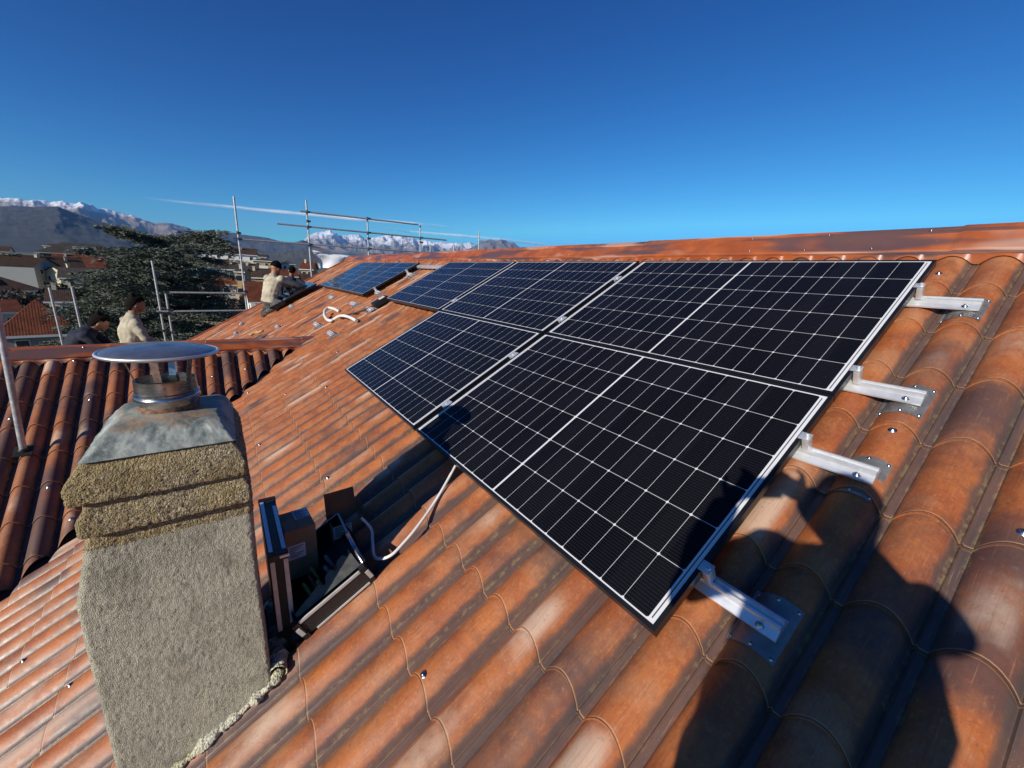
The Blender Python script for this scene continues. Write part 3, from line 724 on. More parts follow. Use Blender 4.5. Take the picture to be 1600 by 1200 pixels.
# ================================================================== tool case, cartons, cable
def quad_box(bm, o, ux, uy, uz):
    o = Vector(o); vs2 = [bm.verts.new(o + ux * a + uy * b + uz * c) for a in (0, 1) for b in (0, 1) for c in (0, 1)]
    for f in ((0, 1, 3, 2), (4, 6, 7, 5), (0, 4, 5, 1), (2, 3, 7, 6), (0, 2, 6, 4), (1, 5, 7, 3)): bm.faces.new([vs2[i] for i in f])
    bmesh.ops.recalc_face_normals(bm, faces=bm.faces)
def slab(name, o, ux, uy, uz, mat, parent, bev=0.0):
    bm = bmesh.new(); quad_box(bm, o, Vector(ux), Vector(uy), Vector(uz))
    if bev: bmesh.ops.bevel(bm, geom=bm.edges[:], offset=bev, segments=2, affect='EDGES')
    return mesh_obj(name, bm, mat, parent)
M_MESHY = simple('textured_black_panel', (0.022, 0.020, 0.018), 0.5, var=0.5, scale=300, bump=0.6, bscale=400)
case = tag(empty('tool_case', F(1.25, 3.0, -0.1)), 'open black tool case with aluminium edges, standing on the tiles beside the chimney', 'tool case')
cu0, cu1, cv0, cv1, cn0, cn1 = 1.032, 1.50, 2.865, 3.185, -0.092, -0.002
th = 0.006
tb = lambda u, v, n: F(u, v, n)
bm = bmesh.new()
for (a, b, c, d2) in ((cu0, cu1, cv0, cv0 + th), (cu0, cu1, cv1 - th, cv1), (cu0, cu0 + th, cv0, cv1), (cu1 - th, cu1, cv0, cv1)):
    quad_box(bm, F(a, c, cn0), FU * (b - a), FV * (d2 - c), FN * (cn1 - cn0))
quad_box(bm, F(cu0, cv0, cn0), FU * (cu1 - cu0), FV * (cv1 - cv0), FN * 0.006)
mesh_obj('tray', bm, M_MESHY, case)
M_TRIM = metal_mat('satin_edge', (0.64, 0.63, 0.59), 0.5, 0.15, 0.25)
def ext(u0, v0, n0, du, dv, dn, name='edge_trim', mat=None): return slab(name, F(u0, v0, n0), FU * du, FV * dv, FN * dn, mat or M_TRIM, case, 0.0012)
e_ = 0.004
ext(cu0 - e_, cv0 + .022, cn1 - .012, .008, cv1 - cv0 - .044, .014); ext(cu0 - e_, cv0 + .022, cn0 - .002, .008, cv1 - cv0 - .07, .010)
ext(cu1 - e_, cv0, cn1 - .012, .008, cv1 - cv0, .014); ext(cu0, cv0 - e_, cn1 - .012, cu1 - cu0, .008, .014); ext(cu0, cv1 - e_, cn1 - .012, cu1 - cu0, .008, .014)
for v in (cv0 - .006, cv1 - .020):
    ext(cu0 - .007, v, cn1 - .030, .030, .026, .034, 'corner_cap', M_BLACK); ext(cu0 - .007, v, cn0 - .004, .030, .026, .030, 'corner_cap', M_BLACK)
ext(cu0 - .009, cv0 - .008, cn0 + .024, .012, .018, .046, 'corner_plate'); ext(cu0 - .009, cv1 - .012, cn0 + .024, .012, .018, .046, 'corner_plate')
# tool board with finger cut-outs leaning in the tray
bm = bmesh.new(); nb = 44; pa = []
for i in range(nb + 1):
    s = i / nb; h = 0.070 - 0.060 * s
    h -= 0.018 * max(0.0, math.sin(s * math.pi * 9)) * (1 if s < 0.6 else 0.1)
    pa.append((s, h))
A = []; B = []
for s, h in pa:
    v = cv0 + 0.01 + (cv1 - cv0 - .03) * s
    for L_, off in ((A, 0.0), (B, 0.004)):
        L_.append((bm.verts.new(F(cu0 + .030 + off, v, cn1 - 0.004)), bm.verts.new(F(cu0 + .034 + h * 0.7 + off, v, cn1 + h))))
for i in range(nb):
    for L_ in (A, B): bm.faces.new((L_[i][0], L_[i + 1][0], L_[i + 1][1], L_[i][1]))
    bm.faces.new((A[i][1], A[i + 1][1], B[i + 1][1], B[i][1]))
M_BOARD = simple('grey_tool_board', (0.055, 0.057, 0.052), 0.5, var=0.3, scale=40)
mesh_obj('tool_board', bm, M_BOARD, case)
bm = bmesh.new(); tube(bm, [F(1.30, 2.86, .0), F(1.24, 2.858, .035), F(1.15, 2.856, .04), F(1.085, 2.855, .028), F(1.055, 2.857, .0)], 0.011, 12); mesh_obj('carry_handle', bm, M_STEEL, case, 40)
tc = [(0.55, .03, .02), (0.10, .02, .09), (0.42, .40, .05), (0.75, .1, .1), (.2, .25, .3)]
for i, (s, off, cc) in enumerate([(0.33, .060, (0.45, 0.10, 0.06)), (0.22, .03, (0.62, 0.58, 0.10)), (0.62, .05, (0.6, 0.58, 0.12)), (0.46, .10, (0.5, 0.5, 0.5)), (0.72, .12, (0.55, .07, .03)), (0.66, .16, (0.45, .45, .2)), (0.82, .10, (0.3, 0.3, 0.35)), (0.40, .16, (0.5, .06, .04))]):
    bm = bmesh.new(); q = F(cu0 + .05 + off, cv0 + .01 + (cv1 - cv0 - .03) * s, cn0 + .03)
    tube(bm, [q - FU * 0.0, q + FU * 0.035 + FN * 0.05, q + FU * 0.04 + FN * 0.058], [0.008, 0.0095, 0.006], 10)
    kk = MATS.get('grip%d' % (i % 4)) or simple('grip%d' % (i % 4), tuple(c_ * .45 for c_ in cc), 0.4, var=0.1)
    mesh_obj('tool_grip', bm, kk, case, 40)
# raised lid leaning on the chimney
lx0, lx1, ly0, ly1, lz0, lz1 = -2.826, -2.758, 1.118, 1.592, -1.665, -1.284
slab('lid', (lx0, ly0, lz0), (lx1 - lx0, 0, 0), (0, ly1 - ly0, 0), (0, 0, lz1 - lz0), M_MESHY, case, 0.003)
for x in (lx0 + .004, lx1 - .018):
    slab('edge_trim', (x, ly0 - .004, lz0 + .025), (.016, 0, 0), (0, .006, 0), (0, 0, lz1 - lz0 - .05), M_TRIM, case, 0.001)
    slab('edge_trim', (x, ly0 + .028, lz1 - .001), (.015, 0, 0), (0, ly1 - ly0 - .055 if x < -2.8 else .36, 0), (0, 0, .005), M_ALU, case, 0.001)
for y in (ly0 - .006, ly1 - .022):
    slab('corner_cap', (lx0 - .002, y, lz1 - .024), (lx1 - lx0 + .004, 0, 0), (0, .028, 0), (0, 0, .030), M_BLACK, case, 0.003)
slab('corner_cap', (lx0 - .002, ly0 - .006, lz0 - .004), (lx1 - lx0 + .004, 0, 0), (0, .028, 0), (0, 0, .028), M_BLACK, case, 0.003)
slab('latch', (lx1 - .030, ly0 - .010, lz1 - .014), (.034, 0, 0), (0, .020, 0), (0, 0, .012), M_ALU, case, 0.002)

def carton(loc, sx, sy, sz, rz, label, open_flap=False):
    e = tag(empty('cardboard_box', loc, rot=(0, 0, rz)), label, 'cardboard box', 'cartons inside the tool case')
    t = 0.004
    def P(name, o, s, mat=M_CARD, tiltm=None, loc=None):
        bm = bmesh.new(); box(bm, (o[0] + s[0] / 2, o[1] + s[1] / 2, o[2] + s[2] / 2), s, tiltm)
        ob = mesh_obj(name, bm, mat, None); ob.parent = e; return ob
    P('front_wall', (0, 0, 0), (sx, t, sz)); P('rear_wall', (0, sy - t, 0), (sx, t, sz)); P('side_wall', (0, t, 0), (t, sy - 2 * t, sz)); P('side_wall', (sx - t, t, 0), (t, sy - 2 * t, sz)); P('base', (t, t, 0), (sx - 2 * t, sy - 2 * t, t))
    if open_flap:
        for nm, vs3 in (('flap', [(0, sy, sz), (sx, sy, sz), (sx - .004, sy + .03, sz + .115), (0.002, sy + .03, sz + .112)]), ('flap', [(0, 0, sz), (0, sy, sz), (-.02, sy - .002, sz + .055), (-.02, .02, sz + .05)]), ('flap', [(sx, 0, sz), (sx, sy, sz), (sx + .015, sy, sz + .06), (sx + .012, .02, sz + .045)])):
            bm = bmesh.new(); f = bm.faces.new([bm.verts.new(v) for v in vs3]); bmesh.ops.solidify(bm, geom=[f], thickness=0.003)
            ob = mesh_obj(nm, bm, M_CARD, None); ob.parent = e
    else:
        P('top_flap', (0.002, 0.002, sz + .0005), (sx * 0.42, sy - .004, .003)); P('top_flap', (sx * 0.44, 0.002, sz + .0015), (sx * 0.55, sy - .004, .003))
        lb = P('paper_strip', (sx * 0.47, sy * .45, sz + .0052), (sx * 0.5, sy * .5, .0006), M_PAPER)
        for i in range(9):
            ob = P('printed_line', (sx * 0.5, sy * .47 + i * sy * .051, sz + .0062), (sx * (0.44 - 0.1 * (i % 3)), .004, .0003), M_INK); ob.parent = lb
    lw, lh = sx * 0.58, min(sz * 0.6, .07)
    lb = P('paper_label', (0.004, -.0012, sz - lh - .004 if open_flap else sz * .42), (lw, .0011, lh), M_PAPER)
    z0 = (sz - lh - .004 if open_flap else sz * .42)
    for i in range(7):
        ob = P('printed_line', (0.012, -.0019, z0 + lh - .010 - i * lh * .12), (lw * (0.8 - 0.17 * (i % 4)), .0006, lh * 0.045), M_INK); ob.parent = lb
    return e
carton((-2.752, 1.300, -1.560), 0.125, 0.165, 0.245, R(4), 'closed cardboard box with white labels, between the raised case lid and the tools')
carton((-2.537, 1.435, -1.555), 0.155, 0.115, 0.115, R(3), 'small open cardboard box with raised rear flap, at the far end of the case', True)

def strand(name, pts, r, mat, label, cat, seg=10, sub=10):
    P = [Vector(p) for p in pts]; out = []
    for i in range(len(P) - 1):
        a = P[max(i - 1, 0)]; b = P[i]; c = P[i + 1]; d = P[min(i + 2, len(P) - 1)]
        for k in range(sub):
            t = k / sub; out.append(0.5 * ((2 * b) + (c - a) * t + (2 * a - 5 * b + 4 * c - d) * t * t + (3 * b - 3 * c + d - a) * t ** 3))
    out.append(P[-1]); bm = bmesh.new(); tube(bm, out, r, seg)
    return tag(mesh_obj(name, bm, mat, None, 60), label, cat)
strand('white_cable', [F(1.33, 2.778, .0), F(1.30, 2.776, -.07), F(1.22, 2.80, -.075), F(1.135, 2.822, -.078), F(1.09, 2.80, -.080), F(1.066, 2.755, -.080), F(1.075, 2.69, -.08), F(1.10, 2.60, -.08), F(1.17, 2.45, -.083), F(1.255, 2.27, -.06), F(1.30, 2.18, -.04)], 0.0070, M_WHITE, 'white cable running from the tool case up to the bottom edge of the nearest panel', 'cable')
def corr():
    k = NB('ribbed_white_hose'); U = k.noise(k.pos(), 9, 2); return k.fin(k.mix(k.ss(U, .3, .7), (0.62, 0.60, 0.54), (0.72, 0.70, 0.64)), 0.5)
M_HOSE = corr()
hz = lambda px, py, n: (lambda d: CAM + d * ((n - (CAM.dot(FN))) / d.dot(FN)))(ray(px, py))
strand('white_hose', [hz(530, 487, -.09), hz(522, 482.5, -.04), hz(513, 481, 0.0), hz(508, 485, .0), hz(507, 492, -.02), hz(511, 499, -.05), hz(517, 501, -.07), hz(523, 498, -.07), hz(530, 494, -.04), hz(538, 493.5, -.02), hz(547, 496, -.04), hz(557, 501, -.07)], 0.022, M_HOSE, 'thick white corrugated hose lying in a loop on the bare tiles', 'hose', 12)
bm = bmesh.new(); Mr = Matrix((FU, FV, FN)).transposed()
box(bm, F(5.50, 1.16, -0.055), (0.16, 0.24, 0.07), Mr, 0.01)
jb = tag(mesh_obj('connector_box', bm, M_BLACK), 'black connector box on the tiles below the corner of the farthest near-array panel', 'connector box')
bm = bmesh.new(); box(bm, F(5.49, 1.12, -0.017), (0.075, 0.085, 0.008), Mr, 0.002); mesh_obj('white_plate', bm, M_WHITE, jb)
strand('black_cable', [F(5.5, 1.27, -.06), F(5.7, 1.45, -.08), F(5.95, 1.60, -.08), F(6.2, 1.72, -.08)], 0.012, M_RUBBER, 'black cable trailing down the tiles from the connector box', 'cable')
M_WOOD = simple('yellow_wood', (0.55, 0.36, 0.15), 0.7)
for (u, v, a, lb) in ((8.65, 2.80, 0.5, 'pale wooden shim lying lower on the far tiles'), (11.3, 2.33, 0.3, 'pale wooden shim higher up, just below the kneeling worker')):
    bm = bmesh.new(); rr = Mr @ Matrix.Rotation(a, 3, 'Z'); box(bm, F(u, v, -.085), (0.42, 0.06, 0.02), rr, .004); box(bm, F(u + .05, v + .05, -.075), (0.20, 0.045, 0.018), rr @ Matrix.Rotation(.5, 3, 'Z'), .004)
    tag(mesh_obj('wooden_shim', bm, M_WOOD), lb, 'wood piece', 'wooden shims on the tiles')

# ================================================================== people
M_SKIN = simple('skin', (0.34, 0.16, 0.095), 0.55, var=0.08)
M_BEIGE = simple('beige_knit', (0.42, 0.37, 0.27), 0.9, var=0.18, bump=0.3, bscale=90)
M_NAVY = simple('navy_cloth', (0.010, 0.014, 0.030), 0.85)
M_GREYT = simple('grey_work_trousers', (0.10, 0.10, 0.10), 0.9, var=0.3, scale=14)
M_DARKT = simple('dark_trousers', (0.016, 0.016, 0.018), 0.9)
M_KNIT = simple('black_knit', (0.004, 0.004, 0.005), 0.95, 0.0, 0.1)
M_HAIR = simple('dark_hair', (0.007, 0.005, 0.004), 0.9, 0.0, 0.15)
M_BOOT = simple('work_boot', (0.05, 0.04, 0.03), 0.7)
M_GLOVE = simple('grey_glove', (0.07, 0.07, 0.07), 0.8)
def realize(o):
    dg = bpy.context.evaluated_depsgraph_get(); dg.update()
    me = bpy.data.meshes.new_from_object(o.evaluated_get(dg)); o.modifiers.clear(); o.data = me; return o
def limb_bm(bm, chain):
    """tapered capsule chain: list of (point, rx, ry) with elliptical section"""
    n_ = 14; rings = []
    P = [Vector(c[0]) for c in chain]
    x = None
    for i, c in enumerate(chain):
        d = (P[min(i + 1, len(P) - 1)] - P[max(i - 1, 0)]).normalized()
        side = Vector(c[3]) if len(c) > 3 else None
        if side is not None: x = side
        elif x is None: x = frame_from(d).col[0]
        x = (x - d * x.dot(d)).normalized(); y = d.cross(x)
        rings.append([bm.verts.new(P[i] + x * (c[1] * math.cos(2 * math.pi * k / n_)) + y * (c[2] * math.sin(2 * math.pi * k / n_))) for k in range(n_)])
    for a, b in zip(rings, rings[1:]):
        for k in range(n_): bm.faces.new((a[k], a[(k + 1) % n_], b[(k + 1) % n_], b[k]))
    for ring, p, s in ((rings[0], P[0], -1), (rings[-1], P[-1], 1)):
        c = bm.verts.new(p + (P[-1] - P[-2] if s > 0 else P[0] - P[1]).normalized() * min(chain[-1 if s > 0 else 0][1:3]) * 0.6)
        for k in range(n_):
            f = (ring[k], ring[(k + 1) % n_], c); bm.faces.new(f if s > 0 else f[::-1])
def ball(bm, c, r, M=None, seg=20, ring=14, fn=None):
    g = bmesh.ops.create_uvsphere(bm, u_segments=seg, v_segments=ring, radius=1.0)
    M = M or Matrix.Identity(3)
    for v in g['verts']:
        p = v.co.copy(); p = Vector((p.x * r[0], p.y * r[1], p.z * r[2]))
        if fn: p = fn(p)
        v.co = Vector(c) + M @ p
def remesh(name, bm, mat, parent, vox, sm=6, crease=None):
    o = mesh_obj(name, bm, mat, None)
    md = o.modifiers.new('r', 'REMESH'); md.mode = 'VOXEL'; md.voxel_size = vox; md.use_smooth_shade = True
    s = o.modifiers.new('s', 'SMOOTH'); s.iterations = sm; s.factor = 0.5
    if crease:
        for v_ in (): pass
    realize(o)
    if crease:
        for v in o.data.vertices:
            q = v.co; n = v.normal
            k_ = noise.noise(Vector((q.x * 6, q.y * 6, q.z * 13))) + 0.5 * noise.noise(q * 22)
            v.co = q + n * crease * k_
    o.data.polygons.foreach_set('use_smooth', [True] * len(o.data.polygons))
    if not o.data.materials: o.data.materials.append(mat)
    if parent is not None: o.parent = parent
    return o
def norm(v): return Vector(v).normalized()
def hand(bm, wrist, dirv, palm, s=1.0, curl=0.5, side=1):
    """palm block, four unequal curled fingers and a thumb leaving the side of the palm"""
    d = norm(dirv); n = norm(palm); n = (n - d * n.dot(d)).normalized(); x = d.cross(n) * side
    limb_bm(bm, [(wrist, .022 * s, .018 * s, x), (wrist + d * .04 * s, .036 * s, .015 * s, x), (wrist + d * .088 * s, .040 * s, .013 * s, x)])
    for i, (off, L) in enumerate(((-.030, .068), (-.010, .076), (.011, .071), (.030, .056))):
        p = wrist + d * .085 * s + x * off * s; a = 0.0; pts = [p]
        for k in range(3):
            a += curl * (0.5 + 0.3 * k); dd = d * math.cos(a) + n * math.sin(a)
            p = p + dd * (L * (0.42, 0.33, 0.25)[k] * s) + x * off * 0.05 * s; pts.append(p)
        limb_bm(bm, [(q, r_ * s, r_ * s) for q, r_ in zip(pts, (.0092, .0088, .008, .0068))])
    p = wrist + d * .025 * s - x * .028 * s; q = p + (d * .6 - x * .8 + n * .3).normalized() * .040 * s; r2 = q + (d * .9 - x * .2 + n * .5).normalized() * .034 * s
    limb_bm(bm, [(p, .0125 * s, .0115 * s), (q, .0105 * s, .010 * s), (r2, .0085 * s, .0085 * s)])
def person(J, label, top, trou, hair='hair', s=1.0, gloves=False, vox=0.010, group=None, feet=True, fat=0.0):
    """J: joints in world space. head centre H, face direction, neck, chest, waist, pelvis, L/R shoulder elbow wrist hip knee ankle toe"""
    J = {k: Vector(v) for k, v in J.items()}
    fwd = J['face'].normalized(); upv = (J['H'] - J['neck']).normalized(); upv = (upv - fwd * upv.dot(fwd) * 0.6).normalized()
    rt = fwd.cross(upv).normalized(); upv = rt.cross(fwd).normalized(); HM = Matrix((rt, fwd, upv)).transposed()
    sh = (J['Rsh'] - J['Lsh']).normalized(); hp = (J['Rhip'] - J['Lhip']).normalized()
    bm = bmesh.new()
    def head(p):
        x, y, z = p
        if y > 0 and z < 0: x *= 1 - 0.28 * min(1, -z / (.11 * s)); 
        if z < -.04 * s and y < 0: y *= 0.75
        return Vector((x, y, z))
    H = J['H']; ball(bm, H, (.076 * s, .097 * s, .118 * s), HM, fn=head)
    ball(bm, H + HM @ Vector((0, .085 * s, -.055 * s)), (.036 * s, .026 * s, .035 * s), HM)          # jaw, mouth
    limb_bm(bm, [(H + HM @ Vector((0, .090 * s, .020 * s)), .010 * s, .010 * s), (H + HM @ Vector((0, .115 * s, -.018 * s)), .015 * s, .013 * s)])   # nose
    limb_bm(bm, [(H + HM @ Vector((-.03 * s, .092 * s, -.052 * s)), .007 * s, .007 * s), (H + HM @ Vector((0, .104 * s, -.050 * s)), .010 * s, .009 * s), (H + HM @ Vector((.03 * s, .092 * s, -.052 * s)), .007 * s, .007 * s)])
    for q in (-1, 1):
        ball(bm, H + HM @ Vector((q * .078 * s, -.005 * s, -.008 * s)), (.011 * s, .020 * s, .031 * s), HM)
        ball(bm, H + HM @ Vector((q * .032 * s, .084 * s, .030 * s)), (.022 * s, .014 * s, .009 * s), HM)
    limb_bm(bm, [(H - upv * .06 * s, .052 * s, .055 * s), (J['neck'], .055 * s, .058 * s), (J['neck'] - upv * .04 * s, .07 * s, .065 * s)])
    def torso(b, e):
        e += fat * (1 if e else 0)
        limb_bm(b, [(J['neck'] + (J['chest'] - J['neck']) * .12, .085 * s + e, .070 * s + e, sh), ((J['Lsh'] + J['Rsh']) * .5 + (J['chest'] - J['neck']) * .12, .165 * s + e, .095 * s + e, sh), (J['chest'], .172 * s + e, .120 * s + e, sh), (J['waist'], .150 * s + e, .108 * s + e, hp), (J['pelvis'], .160 * s + e, .118 * s + e, hp)])
    def arm(b, q, e, full=True):
        S, E, Wr = J[q + 'sh'], J[q + 'el'], J[q + 'wr']
        ball(b, S, (.062 * s + e,) * 3)
        limb_bm(b, [(S, .056 * s + e, .056 * s + e), (S.lerp(E, .5), .049 * s + e, .049 * s + e), (E, .041 * s + e, .041 * s + e), (E.lerp(Wr, .3), .042 * s + e, .042 * s + e), (Wr, (.027 if full else .031) * s + e, (.024 if full else .031) * s + e)])
    def leg(b, q, e, full=True):
        Hp, K, A = J[q + 'hip'], J[q + 'kn'], J[q + 'an']
        limb_bm(b, [(Hp, .088 * s + e, .092 * s + e), (Hp.lerp(K, .5), .074 * s + e, .076 * s + e), (K, .056 * s + e, .058 * s + e), (K.lerp(A, .35), .054 * s + e, .057 * s + e), (A, .036 * s + e, .038 * s + e)])
    torso(bm, 0)
    for q in 'LR':
        arm(bm, q, 0); leg(bm, q, 0)
        f = J[q + 'toe'] - J[q + 'an']
        limb_bm(bm, [(J[q + 'an'] - f * .25, .034 * s, .034 * s), (J[q + 'an'] + f * .5, .042 * s, .030 * s), (J[q + 'toe'], .040 * s, .022 * s)])
        hd = J.get(q + 'hand', J[q + 'wr'] * 2 - J[q + 'el'] - J[q + 'wr'] + Vector((0, 0, 0)))
        hdv = J[q + 'hand'] if q + 'hand' in J else (J[q + 'wr'] - J[q + 'el'])
        pl = J[q + 'palm'] if q + 'palm' in J else Vector((0, 0, -1)) + sh * (0.3 if q == 'L' else -0.3)
        hand(bm, J[q + 'wr'], hdv, pl, s, J.get('curl', Vector((0.55, 0, 0))).x, 1 if q == 'R' else -1)
    body = remesh('person', bm, M_SKIN, None, vox, 2)
    tag(body, label, 'person', group)
    bm = bmesh.new(); torso(bm, .020)
    for q in 'LR': arm(bm, q, .014, False)
    limb_bm(bm, [(J['neck'] + upv * .030 * s, .064 * s, .066 * s), (J['neck'] - upv * .02 * s, .085 * s, .08 * s)])
    remesh('sweater', bm, top, body, vox * 1.2, 5, 0.011)
    bm = bmesh.new()
    limb_bm(bm, [(J['waist'] * .3 + J['pelvis'] * .7, .160 * s + .010, .118 * s + .010, hp), (J['pelvis'] * 1.1 - J['waist'] * .1, .158 * s + .014, .122 * s + .014, hp)])
    for q in 'LR': leg(bm, q, .016, False)
    remesh('trousers', bm, trou, body, vox * 1.2, 5, 0.011)
    for q in 'LR':
        bm = bmesh.new(); f = J[q + 'toe'] - J[q + 'an']; A = J[q + 'an']; k_ = (J[q + 'kn'] - A).normalized()
        limb_bm(bm, [(A + k_ * .10 * s, .050 * s, .052 * s), (A, .048 * s, .050 * s), (A - k_ * .045 * s, .046 * s, .046 * s)])
        limb_bm(bm, [(A - f * .38 - k_ * .03 * s, .042 * s, .044 * s), (A + f * .4 - k_ * .03 * s, .050 * s, .042 * s), (J[q + 'toe'] - k_ * .01 * s, .048 * s, .032 * s)])
        remesh('boot', bm, M_BOOT, body, vox, 2)
    bm = bmesh.new()
    if hair == 'beanie':
        def cut(p): return Vector((p.x, p.y, max(p.z, -.012 * s)))
        ball(bm, H + HM @ Vector((0, -.012 * s, .022 * s)), (.092 * s, .110 * s, .125 * s), HM, fn=cut)
        remesh('beanie', bm, M_KNIT, body, vox * .8, 2, 0.003)
    elif hair == 'cap':
        def cut(p): return Vector((p.x, p.y, max(p.z, 0.0)))
        ball(bm, H + HM @ Vector((0, -.008 * s, .028 * s)), (.088 * s, .108 * s, .105 * s), HM, fn=cut)
        ball(bm, H + HM @ Vector((0, .115 * s, .040 * s)), (.066 * s, .065 * s, .010 * s), HM)
        remesh('cap', bm, M_KNIT, body, vox * .7, 2)
    else:
        def cut(p): return Vector((p.x, min(p.y, .040 * s) if p.z < .075 * s else min(p.y, .075 * s), p.z if p.y < -.01 * s else max(p.z, .038 * s)))
        ball(bm, H + HM @ Vector((0, -.016 * s, .012 * s)), (.088 * s, .106 * s, .126 * s), HM, fn=cut)
        for k_ in range(16):
            a_ = k_ * 2.4; ball(bm, H + HM @ Vector((.05 * s * math.cos(a_), -.02 * s + .07 * s * math.sin(a_) * .9, .095 * s + .02 * s * math.sin(a_ * 3))), (.030 * s, .034 * s, .030 * s), HM, 8, 6)
        remesh('hair', bm, M_HAIR, body, vox * .8, 1, 0.006)
    return body

def roofz(x, n=0.0): return x * TT - 0.115 + n
# kneeling worker in beige, far end of the roof, reaching to the panel
Y0 = 10.35
kneeler = person(dict(H=(-1.80, Y0, -0.24), face=(0.75, 0.65, -0.35), neck=(-1.86, Y0, -0.41), chest=(-1.90, Y0 - .03, -0.60), waist=(-1.98, Y0 - .05, -0.86), pelvis=(-2.00, Y0 - .05, -1.00),
    Lsh=(-1.97, Y0 + .17, -0.48), Rsh=(-1.73, Y0 - .14, -0.48), Lel=(-1.70, Y0 + .34, -0.62), Lwr=(-1.42, Y0 + .42, -0.62), Rel=(-1.44, Y0 - .05, -0.58), Rwr=(-1.17, Y0 + .12, -0.66), Rhand=(0.8, 0.4, -0.15), Lhand=(0.9, .2, -.2),
    Lhip=(-2.05, Y0 + .06, -1.03), Rhip=(-1.93, Y0 - .13, -1.03), Lkn=(-1.70, Y0 + .30, roofz(-1.70, .13)), Rkn=(-1.76, Y0 - .26, roofz(-1.76, .12)), Lan=(-2.06, Y0 + .22, roofz(-2.06, .10)), Ran=(-2.08, Y0 - .16, roofz(-2.08, .08)),
    Ltoe=(-2.14, Y0 + .14, roofz(-2.14, .04)), Rtoe=(-2.16, Y0 - .18, roofz(-2.16, .03))), 'person in beige sweatshirt and black beanie kneeling on the far tiles, arm stretched out', M_BEIGE, M_GREYT, 'beanie', s=1.14)
Y1 = 11.55
person(dict(H=(-1.33, Y1, -0.30), face=(-0.25, -0.80, -0.50), neck=(-1.35, Y1 + .06, -0.45), chest=(-1.36, Y1 + .10, -0.66), waist=(-1.36, Y1 + .14, -0.84), pelvis=(-1.34, Y1 + .16, -0.93),
    Lsh=(-1.18, Y1 + .04, -0.54), Rsh=(-1.53, Y1 + .10, -0.53), Lel=(-1.02, Y1 - .12, -0.66), Lwr=(-1.04, Y1 - .36, -0.68), Rel=(-1.62, Y1 - .08, -0.72), Rwr=(-1.66, Y1 - .30, -0.92), Rhand=(-.1, -.4, -.7),
    Lhip=(-1.24, Y1 + .14, -0.96), Rhip=(-1.44, Y1 + .16, -0.98), Lkn=(-1.12, Y1 - .14, roofz(-1.12, .12)), Rkn=(-1.50, Y1 - .14, roofz(-1.5, .12)), Lan=(-1.2, Y1 + .26, roofz(-1.2, .08)), Ran=(-1.54, Y1 + .28, roofz(-1.54, .08)),
    Ltoe=(-1.2, Y1 + .40, roofz(-1.2, .04)), Rtoe=(-1.54, Y1 + .42, roofz(-1.54, .04))), 'person in black clothes and black cap crouching behind the panel being lowered, face down', M_NAVY, M_DARKT, 'cap')
# standing worker in cream sweater behind the wing ridge
Y2 = 7.45; zf = roofz(-3.98)
def wz(y, x=-4): return -1.25 - TT * (y - 5.95)
person(dict(H=(-3.90, Y2, -0.835), face=(0.80, 0.30, -0.42), neck=(-3.955, Y2, -1.00), chest=(-4.00, Y2 - .01, -1.20), waist=(-4.02, Y2, -1.44), pelvis=(-4.00, Y2, -1.58),
    Lsh=(-4.06, Y2 + .17, -1.085), Rsh=(-3.91, Y2 - .17, -1.095), Lel=(-3.92, Y2 + .27, -1.34), Lwr=(-3.72, Y2 + .20, -1.50), Rel=(-3.835, Y2 - .20, -1.30), Rwr=(-3.70, Y2 - .12, -1.44), Rhand=(.4, .1, -.6), Lhand=(.5, 0, -.5),
    Lhip=(-4.04, Y2 + .09, -1.64), Rhip=(-3.97, Y2 - .09, -1.64), Lkn=(-4.0, Y2 + .14, -2.02), Rkn=(-3.90, Y2 - .10, -2.02), Lan=(-4.10, Y2 + .16, -2.40), Ran=(-4.02, Y2 - .12, -2.38), Ltoe=(-3.94, Y2 + .20, -2.42), Rtoe=(-3.86, Y2 - .08, -2.40)),
    'standing person in cream sweater, seen from behind above the lower roof ridge', M_BEIGE, M_DARKT, 'hair', s=1.0)
Y3 = 7.6
person(dict(H=(-4.34, Y3, -1.10), face=(0.72, 0.25, -0.65), neck=(-4.44, Y3 + .0, -1.19), chest=(-4.55, Y3, -1.30), waist=(-4.66, Y3, -1.50), pelvis=(-4.72, Y3, -1.66),
    Lsh=(-4.50, Y3 + .17, -1.24), Rsh=(-4.47, Y3 - .18, -1.26), Lel=(-4.32, Y3 + .24, -1.46), Lwr=(-4.12, Y3 + .14, -1.60), Rel=(-4.32, Y3 - .20, -1.50), Rwr=(-4.12, Y3 - .08, -1.64), Rhand=(.5, .1, -.5), Lhand=(.5, 0, -.5),
    Lhip=(-4.74, Y3 + .10, -1.72), Rhip=(-4.72, Y3 - .10, -1.72), Lkn=(-4.58, Y3 + .16, -2.12), Rkn=(-4.55, Y3 - .16, -2.12), Lan=(-4.72, Y3 + .18, -2.52), Ran=(-4.70, Y3 - .18, -2.52), Ltoe=(-4.56, Y3 + .20, -2.55), Rtoe=(-4.54, Y3 - .18, -2.55)),
    'dark-haired person in a navy jacket bending down behind the lower roof ridge', M_NAVY, M_DARKT, 'hair')
